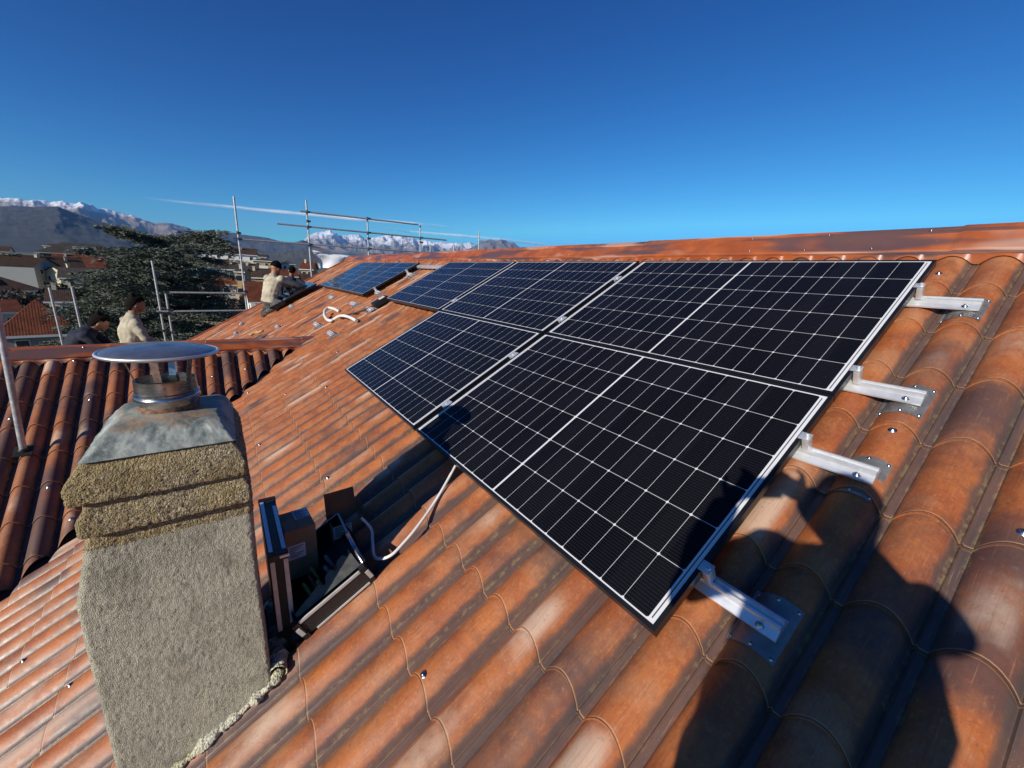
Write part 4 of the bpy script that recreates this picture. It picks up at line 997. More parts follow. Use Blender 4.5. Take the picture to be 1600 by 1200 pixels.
# photographer: stands behind the camera, the phone held up at the camera position; throws the shadow on the tiles
hz_ = Vector((0.952, 0.3076, 0)).normalized(); la = Vector((hz_.y, -hz_.x, 0))
B0 = CAM - 0.42 * Vector((math.sin(R(36)), math.cos(R(36)), 0))
def pb(lat, z, back=0.0): return B0 + la * lat + Vector((0, 0, z)) - hz_ * back
gz = roofz(B0.x) - CAM.z
PHc = CAM - (-CZ) * 0.035 
person(dict(H=pb(-.035, .110), face=(.62, .72, -.25), neck=pb(.0, -.055, .02), chest=pb(-.04, -.25, .05), waist=pb(-.115, -.50, .05), pelvis=pb(-.12, -.66, .04),
    Lsh=pb(-.225, -.100), Rsh=pb(.128, -.100), Lel=pb(-.405, -.285, -.05), Lwr=pb(-.365, -.085, -.25), Lhand=la * .45 + hz_ * .2 + Vector((0, 0, .80)), Lpalm=(.5, .6, 0.1), Rel=pb(.085, -.15, -.11), Rwr=pb(-.150, .005, -.265), Rhand=la * -.85 + hz_ * .15 + Vector((0, 0, .35)), Rpalm=-la * .3 + hz_ * .6,
    Lhip=pb(-.25, -.72, .03), Rhip=pb(-.05, -.72, .03), Lkn=pb(-.25, -1.14, -.03), Rkn=pb(-.01, -1.12, -.05), Lan=pb(-.20, gz + .02, .10), Ran=pb(.06, gz + .03, .08), Ltoe=pb(-.20, gz + .05, -.04), Rtoe=pb(.07, gz + .06, -.06), curl=(.75, 0, 0)),
    'person holding up a phone, seen only as the large shadow on the near tiles', M_NAVY, M_DARKT, 'cap', s=1.0, fat=0.022)
bm = bmesh.new()
Mp = Matrix((CX, -CY, CZ)).transposed()
box(bm, CAM + CZ * 0.014 + CX * -0.058 - CY * 0.012, (0.150, 0.074, 0.009), Mp, 0.003)
tag(mesh_obj('phone', bm, M_BLACK), 'phone held up in front of the photographer', 'phone')

# ================================================================== scaffold
def pole(p0, p1, label, name='scaffold_pole', group='scaffold poles beyond the roof edge', r=0.0242, joints=()):
    bm = bmesh.new(); tube(bm, [p0, p1], r, 14)
    o = tag(mesh_obj(name, bm, M_GALV, None, 40), label, 'scaffold pole' if name == 'scaffold_pole' else 'scaffold rail', group)
    return o
M_COUP = simple('coupler_steel', (0.06, 0.06, 0.058), 0.5, 0.7)
def coupler(parent, p, s=1.0):
    bm = bmesh.new(); p = Vector(p)
    lathe(bm, [(0.0, -.03), (.034 * s, -.03), (.036 * s, 0), (.034 * s, .03), (0, .03)], p, 12)
    box(bm, p + Vector((0.035, -.035, 0)), (.075 * s, .06 * s, .05 * s), None, .006); box(bm, p + Vector((-0.02, -.05, .03)), (.02, .06, .02))
    mesh_obj('coupler', bm, M_COUP, parent, 40)
SY = 13.4
up = []
for (x, zt, zb, lb) in ((-2.33, 1.54, -16.0, 'tall scaffold pole left of the beige-sweatshirt worker, free-standing top'), (-0.57, 1.70, -16.0, 'tallest scaffold pole, at the left end of the top rails'), (1.17, 1.44, -16.0, 'middle scaffold pole of the three rail crossings, above the tarpaulin'), (2.95, 1.42, -16.0, 'scaffold pole at the right end of the rails against the snowy peaks')):
    up.append(pole((x, SY, zb), (x, SY, zt), lb))
pole((5.30, SY, -16.0), (5.30, SY, 1.45), 'lone scaffold pole tip rising above the ridge, tallest of the right-hand group')
for x, z, lb in ((4.55, .98, 'short scaffold pole tip above the ridge, just left of the lone taller one'), (4.25, .86, 'very short scaffold pole tip, second left of the lone taller one'), (3.32, .80, 'dark stub of a pole just right of the last rail crossing')):
    pole((x, SY, -16.0), (x, SY, z), lb)
pole((-0.75, SY - .05, 1.375), (2.86, SY - .05, 1.405), 'topmost horizontal scaffold rail against the sky', 'scaffold_rail', 'scaffold guard rails')
pole((-1.37, SY - .05, .965), (3.92, SY - .05, 1.0), 'longest horizontal scaffold rail, middle of three, overhanging both ends', 'scaffold_rail', 'scaffold guard rails')
pole((-2.33, SY - .05, .46), (3.3, SY - .05, .515), 'lowest horizontal scaffold rail, from the tall left pole to the ridge', 'scaffold_rail', 'scaffold guard rails')
for k, zz in ((0, (.46,)), (0, (-.95, .62)), (1, (1.375, .965, .47, 1.12)), (2, (1.40, .98, .49, .80)), (3, (.99, .84))):
    for z in zz: coupler(up[k], (up[k].data.vertices[0].co.x, SY - .02, z))
q1 = pole((-4.22, SY, -16.0), (-4.22, SY, -.23), 'tall bare scaffold pole in front of the cedar, left of the corner post')
q2 = pole((-4.06, SY, -16.0), (-4.06, SY, -.97), 'short scaffold corner post where the two low rails start, in front of the cedar')
q3 = pole((-6.10, SY, -16.0), (-6.10, SY, -.94), 'leaning-looking scaffold pole standing before the near hip roof')
q4 = pole((-5.735, SY, -16.0), (-5.735, SY, -.92), 'scaffold pole at the right edge of the near hip roof, by the cedar')
for z in (-1.0, -1.46, -1.55): coupler(q2, (-4.06, SY - .02, z))
for z in (-1.52, -2.0): coupler(q1, (-4.22, SY - .02, z))
pole((-4.05, SY - .05, -1.0), (-2.33, SY - .05, -.99), 'upper low rail between the corner post and the tall pole, in front of the cedar', 'scaffold_rail', 'scaffold guard rails')
pole((-4.30, SY - .05, -1.49), (-2.33, SY - .05, -1.47), 'lower low rail crossing in front of the cedar at tile height', 'scaffold_rail', 'scaffold guard rails')
# near pole standing on the lower wing roof, leaning
pb0 = WO + WU * 4.47 + WV * ((5.90 - 4.72) / CT) + WN * 0.012
bm = bmesh.new(); top_ = at_y(-14, 440, 4.72); tube(bm, [pb0, top_ + Vector((0, 0, .0))], 0.0235, 18)
o = tag(mesh_obj('scaffold_pole', bm, M_GALV, None, 40), 'close steel pole footed on the lower wing tiles at the left edge', 'scaffold pole', 'scaffold poles beyond the roof edge')
bm = bmesh.new(); lathe(bm, [(0, .02), (.03, .02), (.034, .012), (.034, 0)], pb0, 18); box(bm, pb0 + Vector((0, 0, -.004)), (.12, .12, .008), Matrix((WU, WV, WN)).transposed()); mesh_obj('foot_plate', bm, M_COUP, o, 40)
# tarpaulin
k = NB('white_tarpaulin'); P = k.pos(); nn = k.noise(k.n_map(P, (1.6, 1, .6)), 2.5, 4)
k.bump(nn, .6, .05); k.b.inputs['Subsurface Weight'].default_value = 0
M_TARP = k.fin(k.mix(k.ss(nn, .3, .7), (0.62, 0.63, 0.66), (0.82, 0.82, 0.82)), 0.45)
bm = bmesh.new(); g = []
for i in range(61):
    s = i / 60; x = -0.50 + s * 3.0; row = []
    low = -0.19 + 0.30 * s if s < .32 else -0.095 + (s - .32) * 0.25
    low = -0.20 + 0.02 * s; topz = .40 - .03 * math.sin(s * math.pi)
    for j in range(15):
        t = j / 14; xx = x + (1 - s) * .18 * t
        y = SY + .02 + .09 * math.sin(s * 17 + t * 2) * t + .06 * noise.noise(Vector((x * 3, t * 2, 1))) + (.14 * math.sin(math.pi * min(1, t * 3)) if t < .33 else 0)
        row.append(bm.verts.new((xx, y, topz + (low - topz) * t + .02 * math.sin(s * 23) * t)))
    g.append(row)
for a, b in zip(g, g[1:]):
    for j in range(14): bm.faces.new((a[j], b[j], b[j + 1], a[j + 1]))
tag(mesh_obj('tarpaulin', bm, M_TARP, None, 60), 'white tarpaulin hanging from the lowest rail beyond the far gable', 'tarpaulin')

# ================================================================== ground, mountains, air
GZ = -16.0
def ground_mat():
    k = NB('plain'); P = k.pos()
    n1 = k.noise(P, 0.0016, 5, .6); n2 = k.noise(P, 0.02, 5, .6); v = k.vor(P, 0.006, 'F1', 1); sp = k.n('ShaderNodeSeparateColor'); k.nt.links.new(v, sp.inputs[0])
    c = k.mix(sp.outputs[0], (0.10, 0.095, 0.045), (0.20, 0.16, 0.09)); c = k.mix(k.ss(sp.outputs[1], .55, .7), c, (0.055, 0.075, 0.03))
    c = k.mix(k.ss(n1, .45, .6), c, (0.06, 0.055, 0.035)); c = k.mix(k.ss(n2, .5, .7), c, (0.045, 0.05, 0.03))
    return k.fin(c, 0.95)
bm = bmesh.new(); ring = []
c0 = bm.verts.new((0, 0, GZ)); prev = None
for r_ in (20, 60, 150, 400, 1000, 3000, 9000, 20000, 44000):
    zz = GZ + (max(0, r_ - 60) * 0.0028 if r_ < 9000 else 25)
    cur = [bm.verts.new((r_ * math.sin(2 * math.pi * k / 72), r_ * math.cos(2 * math.pi * k / 72), zz)) for k in range(72)]
    for k in range(72):
        if prev is None: bm.faces.new((c0, cur[(k + 1) % 72], cur[k]))
        else: bm.faces.new((prev[k], prev[(k + 1) % 72], cur[(k + 1) % 72], cur[k]))
    prev = cur
bmesh.ops.recalc_face_normals(bm, faces=bm.faces)
tag(mesh_obj('ground', bm, ground_mat()), kind='structure')
def gz_at(d): return GZ + (max(0, d - 60) * 0.0028 if d < 9000 else 25)

def mount_mat(name, low, high, snow0=None, snow1=None, sc_=0.0012):
    k = NB(name); P = k.pos(); g = k.n('ShaderNodeNewGeometry'); sp = k.n('ShaderNodeSeparateXYZ'); k.nt.links.new(P, sp.inputs[0]); sn = k.n('ShaderNodeSeparateXYZ'); k.nt.links.new(g.outputs['Normal'], sn.inputs[0])
    n1 = k.noise(P, sc_, 6, .65); n2 = k.noise(P, sc_ * 6, 5, .6)
    c = k.mix(k.ss(n1, .35, .65), low, high); c = k.mix(k.m('MULTIPLY', k.ss(n2, .5, .7), .4), c, tuple(q * .6 for q in low))
    rg = .95
    if snow0:
        h = k.m('ADD', sp.outputs[2], k.m('MULTIPLY', k.m('SUBTRACT', n2, .5), (snow1 - snow0) * 2.2))
        h = k.m('ADD', h, k.m('MULTIPLY', k.m('SUBTRACT', n1, .5), (snow1 - snow0) * 2.0))
        s = k.m('MULTIPLY', k.ss(h, snow0, snow1), k.ss(sn.outputs[2], .30, .62))
        c = k.mix(s, c, (0.80, 0.82, 0.86))
    return k.fin(c, rg)
def mountain(name, pix, Rc, Rf, mat, rough=0.10, spur=0.35, seed=1, jag=0.0, extra=6):
    pts = []
    for px, py in pix:
        d = ray(px, py); pts.append((math.atan2(d.x, d.y), d.z / math.hypot(d.x, d.y)))
    pts.sort(); a0, a1 = pts[0][0], pts[-1][0]
    def H(a):
        for (p, e), (q, g) in zip(pts, pts[1:]):
            if p <= a <= q: t = (a - p) / max(q - p, 1e-6); t = t * .5 + .5 * t * t * (3 - 2 * t); return e + (g - e) * t
        return pts[0][1] if a < a0 else pts[-1][1]
    na = int((a1 - a0) / R(0.055)); ns = 46; V = []; Fc = []
    zb = gz_at(Rf)
    for i in range(na + 1):
        a = a0 + (a1 - a0) * i / na; e = H(a)
        for j in range(ns + 14):
            s = j / (ns - 1)
            if s <= 1:
                r_ = Rf + (Rc - Rf) * s; f = s ** 1.15; e = H(a + .055 * (1 - s) * (noise.noise(Vector((s * 3.0, a * 9, seed))) + .5 * noise.noise(Vector((s * 9, a * 30, seed + 4)))))
            else: r_ = Rc + (s - 1) * (Rc - Rf); f = max(0.0, 1 - (s - 1) * 3.4)
            if s > 1: e = H(a)
            hc = e * Rc + CAM.z - zb
            x, y = r_ * math.sin(a), r_ * math.cos(a)
            q = Vector((a * Rc / 1900, r_ / 3200, seed * 7.7))
            rd = 1 - abs(noise.noise(q)) * 2; rd2 = 1 - abs(noise.noise(q * 2.7)) * 2; rd3 = noise.noise(q * 7) ; rd4 = noise.noise(q * 17)
            w_ = 4 * s * (1 - s) if s < 1 else 0
            z = hc * f * (1 + spur * w_ * (0.8 * rd - .35 + .3 * rd2 + .15 * rd3) + .03 * w_ * rd4)
            z += hc * jag * (noise.noise(Vector((a * 130, r_ / 900, seed))) * .6 + noise.noise(Vector((a * 330, r_ / 420, seed + 2))) * .35) * min(1, f * 1.2) * (s > .25)
            if s > 1: z += hc * .05 * rd2 * f
            V.append((x + CAM.x, y + CAM.y, max(zb - 6, zb + z - 2)))
    m_ = ns + 14
    for i in range(na):
        for j in range(m_ - 1): Fc.append((i * m_ + j, (i + 1) * m_ + j, (i + 1) * m_ + j + 1, i * m_ + j + 1))
    o = mesh_obj(name, (V, [], Fc), mat, None, 180)
    # faces up
    if sum(p.normal.z for p in o.data.polygons) < 0: o.data.flip_normals()
    return tag(o, kind='structure')
mountain('forested_hill', [(-260, 375), (-120, 335), (-60, 326), (0, 322), (50, 323), (90, 322), (99, 326), (119, 334), (157, 346), (180, 354), (210, 366), (250, 378), (300, 388), (330, 396)], 11500, 6500, mount_mat('forest_slope', (0.026, 0.030, 0.026), (0.050, 0.050, 0.040), sc_=.003), seed=1, jag=.012, spur=.16)
mountain('snowy_mountains', [(-260, 330), (-100, 318), (0, 310), (15, 309), (29, 310), (38, 313), (47, 314.6), (61, 312), (70, 314), (79, 316), (97, 314), (108, 317), (117, 319), (128, 318), (142, 320), (153, 326.5), (166, 326), (187, 332.6), (205, 336), (225, 344), (241, 348), (263, 348), (288, 354), (304, 359), (330, 366), (350, 380), (370, 396)], 27000, 14500, mount_mat('rock_and_snow', (0.16, 0.125, 0.10), (0.25, 0.20, 0.165), 1650, 2050, .0009), seed=2, jag=.03, spur=.36)
mountain('blue_mountains', [(230, 392), (270, 375), (304, 362), (340, 362.5), (367, 363.5), (375, 366), (392, 368), (415, 371), (440, 377), (455, 379), (463, 378), (473, 375), (478, 377), (490, 384), (520, 392), (560, 402), (600, 410)], 19000, 11500, mount_mat('far_forest', (0.040, 0.040, 0.034), (0.070, 0.064, 0.05), sc_=.0018), seed=3, jag=.02)
mountain('snowy_peaks', [(440, 392), (470, 380), (484, 367), (495, 363), (507, 361.5), (513, 359.5), (520, 364), (530, 368), (540, 367.5), (552, 366), (560, 366.5), (568, 371), (575, 372.5), (585, 371), (600, 369.5), (610, 367.5), (625, 368.5), (640, 371), (652, 375), (660, 374.5), (675, 378), (690, 377.5), (700, 380), (715, 380), (722, 381), (735, 379), (745, 384), (765, 388), (790, 396)], 36000, 21000, mount_mat('alpine_snow', (0.17, 0.14, 0.12), (0.26, 0.21, 0.18), 1550, 2250, .0010), seed=4, jag=.04, spur=.42)
mountain('bare_mountain', [(700, 400), (725, 392), (745, 385), (752, 378.5), (765, 374.5), (778, 376), (790, 378), (803, 381), (812, 387), (830, 394), (860, 400), (900, 408)], 30000, 19000, mount_mat('bare_rock', (0.14, 0.11, 0.085), (0.22, 0.175, 0.14), sc_=.0012), seed=5, jag=.03, spur=.5)
mountain('low_hill', [(300, 402), (360, 400), (400, 398), (430, 395), (450, 392), (470, 391.5), (500, 393), (540, 398), (580, 404), (650, 414), (720, 424)], 9000, 6200, mount_mat('hill_woods', (0.045, 0.042, 0.028), (0.075, 0.065, 0.04), sc_=.004), seed=6, jag=.05)
kz = NB('air'); kz.nt.nodes.remove(kz.b); pv = kz.n('ShaderNodeVolumePrincipled')
pv.inputs['Color'].default_value = (0.20, 0.42, 0.82, 1); pv.inputs['Density'].default_value = 2.0e-5; pv.inputs['Anisotropy'].default_value = 0.0
kz.nt.links.new(pv.outputs[0], kz.nt.nodes['Material Output'].inputs['Volume'])
bm = bmesh.new(); bmesh.ops.create_cube(bm, size=1.0)
for v in bm.verts: v.co = Vector((v.co.x * 96000, v.co.y * 96000, -18.5 if v.co.z < 0 else 3350))
tag(mesh_obj('haze', bm, kz.mat), kind='stuff')
# thin vapour trails, far and high above the haze
def trail(pix, Hz, wd, dens, label):
    k = NB('vapour'); U, V = k.uv(); P = k.pos()
    e = k.ss(k.m('ABSOLUTE', k.m('SUBTRACT', V, .5)), .5, .05); n1 = k.noise(k.comb(k.m('MULTIPLY', U, 9), k.m('MULTIPLY', V, 1.5), 0), 1.0, 4)
    en = k.m('MULTIPLY', k.ss(U, 0.0, .25), k.ss(U, 1.0, .7))
    al = k.m('MULTIPLY', k.m('MULTIPLY', e, en), k.m('MULTIPLY', k.ss(n1, .25, .65), dens))
    k.put(k.b.inputs['Alpha'], al); mt = k.fin((0.9, 0.92, 0.95), 1.0)
    P_ = []
    for px, py in pix:
        d = ray(px, py); P_.append(CAM + d * ((Hz - CAM.z) / d.z))
    bm = bmesh.new(); lay = bm.loops.layers.uv.new('UVMap'); rows = []; L = [0]
    for a, b in zip(P_, P_[1:]): L.append(L[-1] + (b - a).length)
    for i, p in enumerate(P_):
        d = (P_[min(i + 1, len(P_) - 1)] - P_[max(0, i - 1)]).normalized(); n_ = Vector((d.y, -d.x, 0)).normalized(); ww = wd[i] if isinstance(wd, list) else wd
        # a shallow curved sheet: wide along the wind, sagging at both edges
        rows.append([bm.verts.new(p + Vector((0, 0, 1)) * (ww * t) + n_ * (ww * .3 * (1 - 4 * t * t))) for t in (-.5, -.25, 0, .25, .5)])
    for i, (A, B) in enumerate(zip(rows, rows[1:])):
        for j in range(4):
            f = bm.faces.new((A[j], B[j], B[j + 1], A[j + 1]))
            for l, uvv in zip(f.loops, ((L[i] / L[-1], j / 4), (L[i + 1] / L[-1], j / 4), (L[i + 1] / L[-1], (j + 1) / 4), (L[i] / L[-1], (j + 1) / 4))): l[lay].uv = uvv
    tag(mesh_obj('vapour_trail', bm, mt), label, kind='stuff')
trail([(205, 308), (262, 314), (330, 321), (400, 328), (470, 334.5), (540, 341), (600, 346), (660, 350), (725, 357)], 9000, [500, 700, 800, 900, 950, 1000, 900, 800, 500], 1.0, 'long vapour trail crossing the sky')
trail([(560, 352), (640, 362), (720, 368.5), (780, 374), (830, 380), (900, 388)], 8000, [300, 600, 900, 1000, 1000, 700], .8, 'second faint vapour trail above the ridge')

# ================================================================== cedar and other trees
def leaf_mat(name, a, b, c):
    k = NB(name); oi = k.n('ShaderNodeNewGeometry').outputs['Random Per Island']; P = k.pos()
    col = k.mix(oi, a, b); col = k.mix(k.ss(k.noise(P, .9, 3), .45, .65), col, c)
    k.b.inputs['Subsurface Weight'].default_value = 0.0
    return k.fin(col, 0.75, 0, 0.25)
M_CEDAR = leaf_mat('cedar_needles', (0.040, 0.053, 0.040), (0.165, 0.180, 0.140), (0.080, 0.090, 0.060))
M_BARK = simple('bark', (0.075, 0.060, 0.048), 0.95, var=.4, bump=.5, bscale=20)
def cedar(base, top, pads, label):
    e = tag(empty('cedar_tree', base), label, 'tree')
    bm = bmesh.new(); hgt = top.z - base.z
    tr = [base + Vector((0, 0, hgt * t)) + Vector((.35 * math.sin(t * 3), .3 * math.cos(t * 4), 0)) for t in [i / 10 for i in range(11)]]
    tube(bm, tr, [0.75 * (1 - .85 * i / 10) for i in range(11)], 12)
    for c, rx, rz in pads:      # limbs
        t = min(.95, max(.12, (c.z - base.z - 1.2) / hgt)); i = int(t * 10); p = tr[i].lerp(tr[min(10, i + 1)], t * 10 - i)
        mid = p.lerp(c, .55) + Vector((0, 0, .3)); tube(bm, [p, mid, c + Vector((0, 0, -.1))], [.20, .11, .04], 6, False)
    mesh_obj('trunk', bm, M_BARK, e, 60)
    V = []; Fc = []
    rg = random.Random(11)
    for c, rx, rz in pads:
        out = Vector((c.x - base.x, c.y - base.y, 0)); out = out.normalized() if out.length > .1 else Vector((1, 0, 0)); sd_ = Vector((-out.y, out.x, 0))
        nb_ = int(23 * rx)
        for b in range(nb_):      # sprays: flat twigs radiating outwards
            a = rg.uniform(-1.9, 1.9) if rg.random() < .8 else rg.uniform(-3.14, 3.14); L = rx * rg.uniform(.45, 1.25); d = (out * math.cos(a) + sd_ * math.sin(a)).normalized()
            st = c + Vector((rg.gauss(0, rx * .35), rg.gauss(0, rx * .35), rg.uniform(-rz, rz) * .6))
            dz = rg.uniform(-.10, .22)
            sdd = Vector((-d.y, d.x, 0)); n_ = int(17 * L / 1.0) + 8
            for k_ in range(n_):
                t = rg.random(); wd = .48 * (1 - t * .6) * (0.5 + rg.random() * .5)
                p = st + d * (L * t) + sdd * rg.uniform(-wd, wd) + Vector((0, 0, dz * L * t - .22 * t * t * L + rg.gauss(0, .07)))
                s = rg.uniform(.07, .17); q = Vector((rg.gauss(0, 1), rg.gauss(0, 1), rg.gauss(0, .5))).normalized(); r2 = (d + q * .6).normalized()
                x_ = q.cross(r2); x_ = x_.normalized() if x_.length > .05 else Vector((0, 0, 1))
                i0 = len(V); V += [p - x_ * s * .35, p + x_ * s * .35, p + r2 * s * 2.0]; Fc.append((i0, i0 + 1, i0 + 2))
    mesh_obj('crown', (V, [], Fc), M_CEDAR, e)
    return e
rg = random.Random(5)
# branch pads: (photo column, photo row, distance, radius) read off the tree's silhouette
pad_px = [(180, 357, 29, 1.0), (197, 362, 29, 1.3), (216, 367, 29.5, 1.4), (236, 373, 30, 1.5), (252, 378, 30, 1.2), (268, 372, 31, 1.0),
    (330, 364, 29, 1.0), (318, 368, 29, 1.5), (300, 371, 29.5, 1.6), (285, 380, 30, 1.7), (335, 376, 28.5, 1.2), (345, 383, 28, 1.0), (312, 384, 29, 1.8), (262, 388, 30, 1.8)]
for row in range(390, 536, 11):
    f = (row - 390) / 140
    xl = 200 - 20 * min(1, f * 3) - (62 * max(0, f - .3) if f > .3 else 0) - (12 if row > 470 else 0); xr = 330 + (22 * smoothstep(.35, .8, f))
    if row > 415: xl -= 12
    n_ = 5 + int(3 * f)
    for i in range(n_):
        x = xl + (xr - xl) * (i + rg.uniform(.1, .9)) / n_
        pad_px.append((x, row + rg.uniform(-5, 5), rg.uniform(25.5, 33), rg.uniform(.75, 1.35)))
pads = []
for i_, (px, py, d, r_) in enumerate(pad_px): pads.append((at_dist(px, py, d * 1.85), r_ * 1.75 * (.62 if i_ < 14 else 1), .38))
cb = at_dist(268, 400, 56); cb.z = GZ; ct = at_dist(272, 376, 56)
cedar(cb, ct, pads, 'large spreading cedar tree behind the scaffold poles, taller than the houses')

def bush_tree(x, y, h, r_, mat, label, name='tree', n_=1600, group=None, base=None):
    zb = gz_at(math.hypot(x, y)) if base is None else base
    e = tag(empty(name, (x, y, zb)), label, 'tree', group); rg = random.Random(int(x * 7 + y * 3))
    bm = bmesh.new(); tube(bm, [(x, y, zb), (x + .2, y, zb + h * .5), (x, y + .2, zb + h * .85)], [r_ * .10, r_ * .06, r_ * .02], 7)
    for k_ in range(5):
        a = rg.uniform(0, 6.28); tube(bm, [(x, y, zb + h * (.3 + .1 * k_)), (x + r_ * .7 * math.cos(a), y + r_ * .7 * math.sin(a), zb + h * (.5 + .1 * k_))], [r_ * .04, r_ * .015], 5)
    mesh_obj('trunk', bm, M_BARK, e)
    cl = [(Vector((rg.gauss(0, .42), rg.gauss(0, .42), rg.uniform(-.55, .6))), rg.uniform(.28, .5)) for _ in range(16)]
    V = []; Fc = []
    for i in range(n_):
        c, cr_ = cl[rg.randrange(16)]; d = Vector((rg.gauss(0, 1), rg.gauss(0, 1), rg.gauss(0, 1))).normalized() * cr_ * rg.uniform(.6, 1.05)
        p = c + d; p = Vector((x + p.x * r_, y + p.y * r_, zb + h * .62 + p.z * h * .36)); s = r_ * rg.uniform(.05, .12)
        q = Vector((rg.gauss(0, 1), rg.gauss(0, 1), rg.gauss(0, 1))).normalized(); w2 = q.orthogonal().normalized(); i0 = len(V)
        V += [p - q * s, p + w2 * s, p + q * s]; Fc.append((i0, i0 + 1, i0 + 2))
    mesh_obj('crown', (V, [], Fc), mat, e)

# ================================================================== houses
def roof_mat(name, a, b):
    k = NB(name); U, V = k.uv(); P = k.pos()
    r1_ = k.m('ABSOLUTE', k.m('SUBTRACT', k.m('FRACT', k.m('MULTIPLY', U, 4.2)), .5)); r2_ = k.m('FRACT', k.m('MULTIPLY', V, 2.6))
    n1 = k.noise(P, .9, 5, .6); n2 = k.noise(P, 5, 3)
    c = k.mix(k.ss(n1, .3, .7), a, b); c = k.mix(k.m('MULTIPLY', k.ss(n2, .55, .7), .45), c, tuple(q * .45 for q in a))
    c = k.mix(k.m('MULTIPLY', k.ss(r1_, .30, .5), .55), c, tuple(q * .3 for q in a))
    k.bump(k.m('ADD', r1_, k.m('MULTIPLY', r2_, .3)), .6, .06)
    return k.fin(c, .85)
RM = {'red': roof_mat('red_tiles', (0.20, 0.055, 0.026), (0.33, 0.10, 0.045)), 'brown': roof_mat('brown_tiles', (0.105, 0.062, 0.042), (0.17, 0.10, 0.065)), 'grey': roof_mat('grey_brown_tiles', (0.10, 0.085, 0.072), (0.16, 0.13, 0.11)), 'orange': roof_mat('orange_tiles', (0.32, 0.10, 0.04), (0.42, 0.15, 0.06))}
WM = {'white': simple('white_wall', (0.66, 0.65, 0.61), .9, var=.06), 'cream': simple('cream_wall', (0.52, 0.46, 0.33), .9, var=.08), 'ochre': simple('ochre_wall', (0.40, 0.26, 0.10), .9, var=.1), 'green': simple('olive_wall', (0.24, 0.25, 0.09), .9, var=.08), 'grey': simple('grey_wall', (0.20, 0.21, 0.21), .9, var=.1), 'brick': simple('brown_wall', (0.26, 0.12, 0.07), .9, var=.15)}
M_GLASSY = simple('window_dark', (0.02, 0.025, 0.03), .15)
M_GUTTER = simple('white_fascia', (0.60, 0.60, 0.58), .6, var=.05)
M_PV = simple('dark_pv', (0.012, 0.016, 0.030), .2)
def bldg(px, dist, y_eave, rise, wd, dp, yaw, roof, wall, label, kind='hip', storeys=3, win=True, chim_n=1, pv=False, ov=.5, group='houses of the town', balc=False):
    """px = photo column of its centre, dist = metres away, y_eave = photo row of the eave; rise/width/depth in metres; yaw relative to the line of sight"""
    d = ray(px, y_eave); c = at_dist(px, y_eave, dist); base = gz_at(dist); ze = c.z
    A = math.atan2(d.x, d.y) + R(yaw); ux = Vector((math.cos(A), -math.sin(A), 0)); uy = Vector((math.sin(A), math.cos(A), 0)); o = Vector((c.x, c.y, 0))
    def W(x, y, z): return o + ux * x + uy * y + Vector((0, 0, z))
    e = tag(empty('house', (c.x, c.y, base)), label, 'house', group)
    hw, hd = wd / 2, dp / 2
    bm = bmesh.new(); q = [(-hw, 0), (hw, 0), (hw, dp), (-hw, dp)]
    lo = [bm.verts.new(W(a, b, base)) for a, b in q]; hi = [bm.verts.new(W(a, b, ze)) for a, b in q]
    for i in range(4): bm.faces.new((lo[i], lo[(i + 1) % 4], hi[(i + 1) % 4], hi[i]))
    if kind == 'gable':
        g0 = bm.verts.new(W(-hw, hd, ze + rise * .97)); g1 = bm.verts.new(W(hw, hd, ze + rise * .97)); bm.faces.new((hi[0], hi[3], g0)); bm.faces.new((hi[1], g1, hi[2]))
    bmesh.ops.recalc_face_normals(bm, faces=bm.faces); mesh_obj('wall', bm, WM[wall], e)
    bm = bmesh.new(); lay = bm.loops.layers.uv.new('UVMap'); X, Ya, Yb = hw + ov, -ov, dp + ov; zo = ze - ov * rise / hd * .5
    rh = ze + rise; rl = max(0.0, hw - hd * .95) if kind == 'hip' else hw + ov
    P4 = [W(-X, Ya, zo), W(X, Ya, zo), W(X, Yb, zo), W(-X, Yb, zo)]; R2 = [W(-rl, hd, rh), W(rl, hd, rh)]
    def face(ps, uvs):
        f = bm.faces.new([bm.verts.new(p) for p in ps])
        for l, u_ in zip(f.loops, uvs): l[lay].uv = u_
    face((P4[0], P4[1], R2[1], R2[0]), ((0, 0), (2 * X, 0), (X + rl, hd), (X - rl, hd)))
    face((P4[2], P4[3], R2[0], R2[1]), ((0, 0), (2 * X, 0), (X + rl, hd), (X - rl, hd)))
    if kind == 'hip':
        face((P4[1], P4[2], R2[1]), ((0, 0), (dp, 0), (hd, hd))); face((P4[3], P4[0], R2[0]), ((0, 0), (dp, 0), (hd, hd)))
    gs = bmesh.ops.solidify(bm, geom=bm.faces[:], thickness=.14)
    rf = mesh_obj('roof', bm, RM[roof], e)
    bm = bmesh.new()
    for a, b in ((P4[0], P4[1]), (P4[1], P4[2]), (P4[3], P4[0])):
        if kind == 'gable' and (a, b) != (P4[0], P4[1]): continue
        m_ = (a + b) / 2 - Vector((0, 0, .12)); L = (b - a).length; dd = (b - a).normalized(); box(bm, m_, (L + .1, .10, .26), Matrix((dd, Vector((-dd.y, dd.x, 0)), Vector((0, 0, 1)))).transposed())
    mesh_obj('gutter', bm, M_GUTTER, rf)
    for i in range(chim_n):
        x = (-.45 + .8 * i / max(1, chim_n - 1 or 1)) * hw * 1.2; y = hd * (.7 if i % 2 else .85); z = ze + rise * (y / hd)
        bm = bmesh.new(); RT = Matrix((ux, uy, Vector((0, 0, 1)))).transposed(); box(bm, W(x, y, z + .35), (.55, .5, 1.3), RT); box(bm, W(x, y, z + 1.05), (.75, .7, .12), RT); mesh_obj('chimney', bm, WM['cream'], rf)
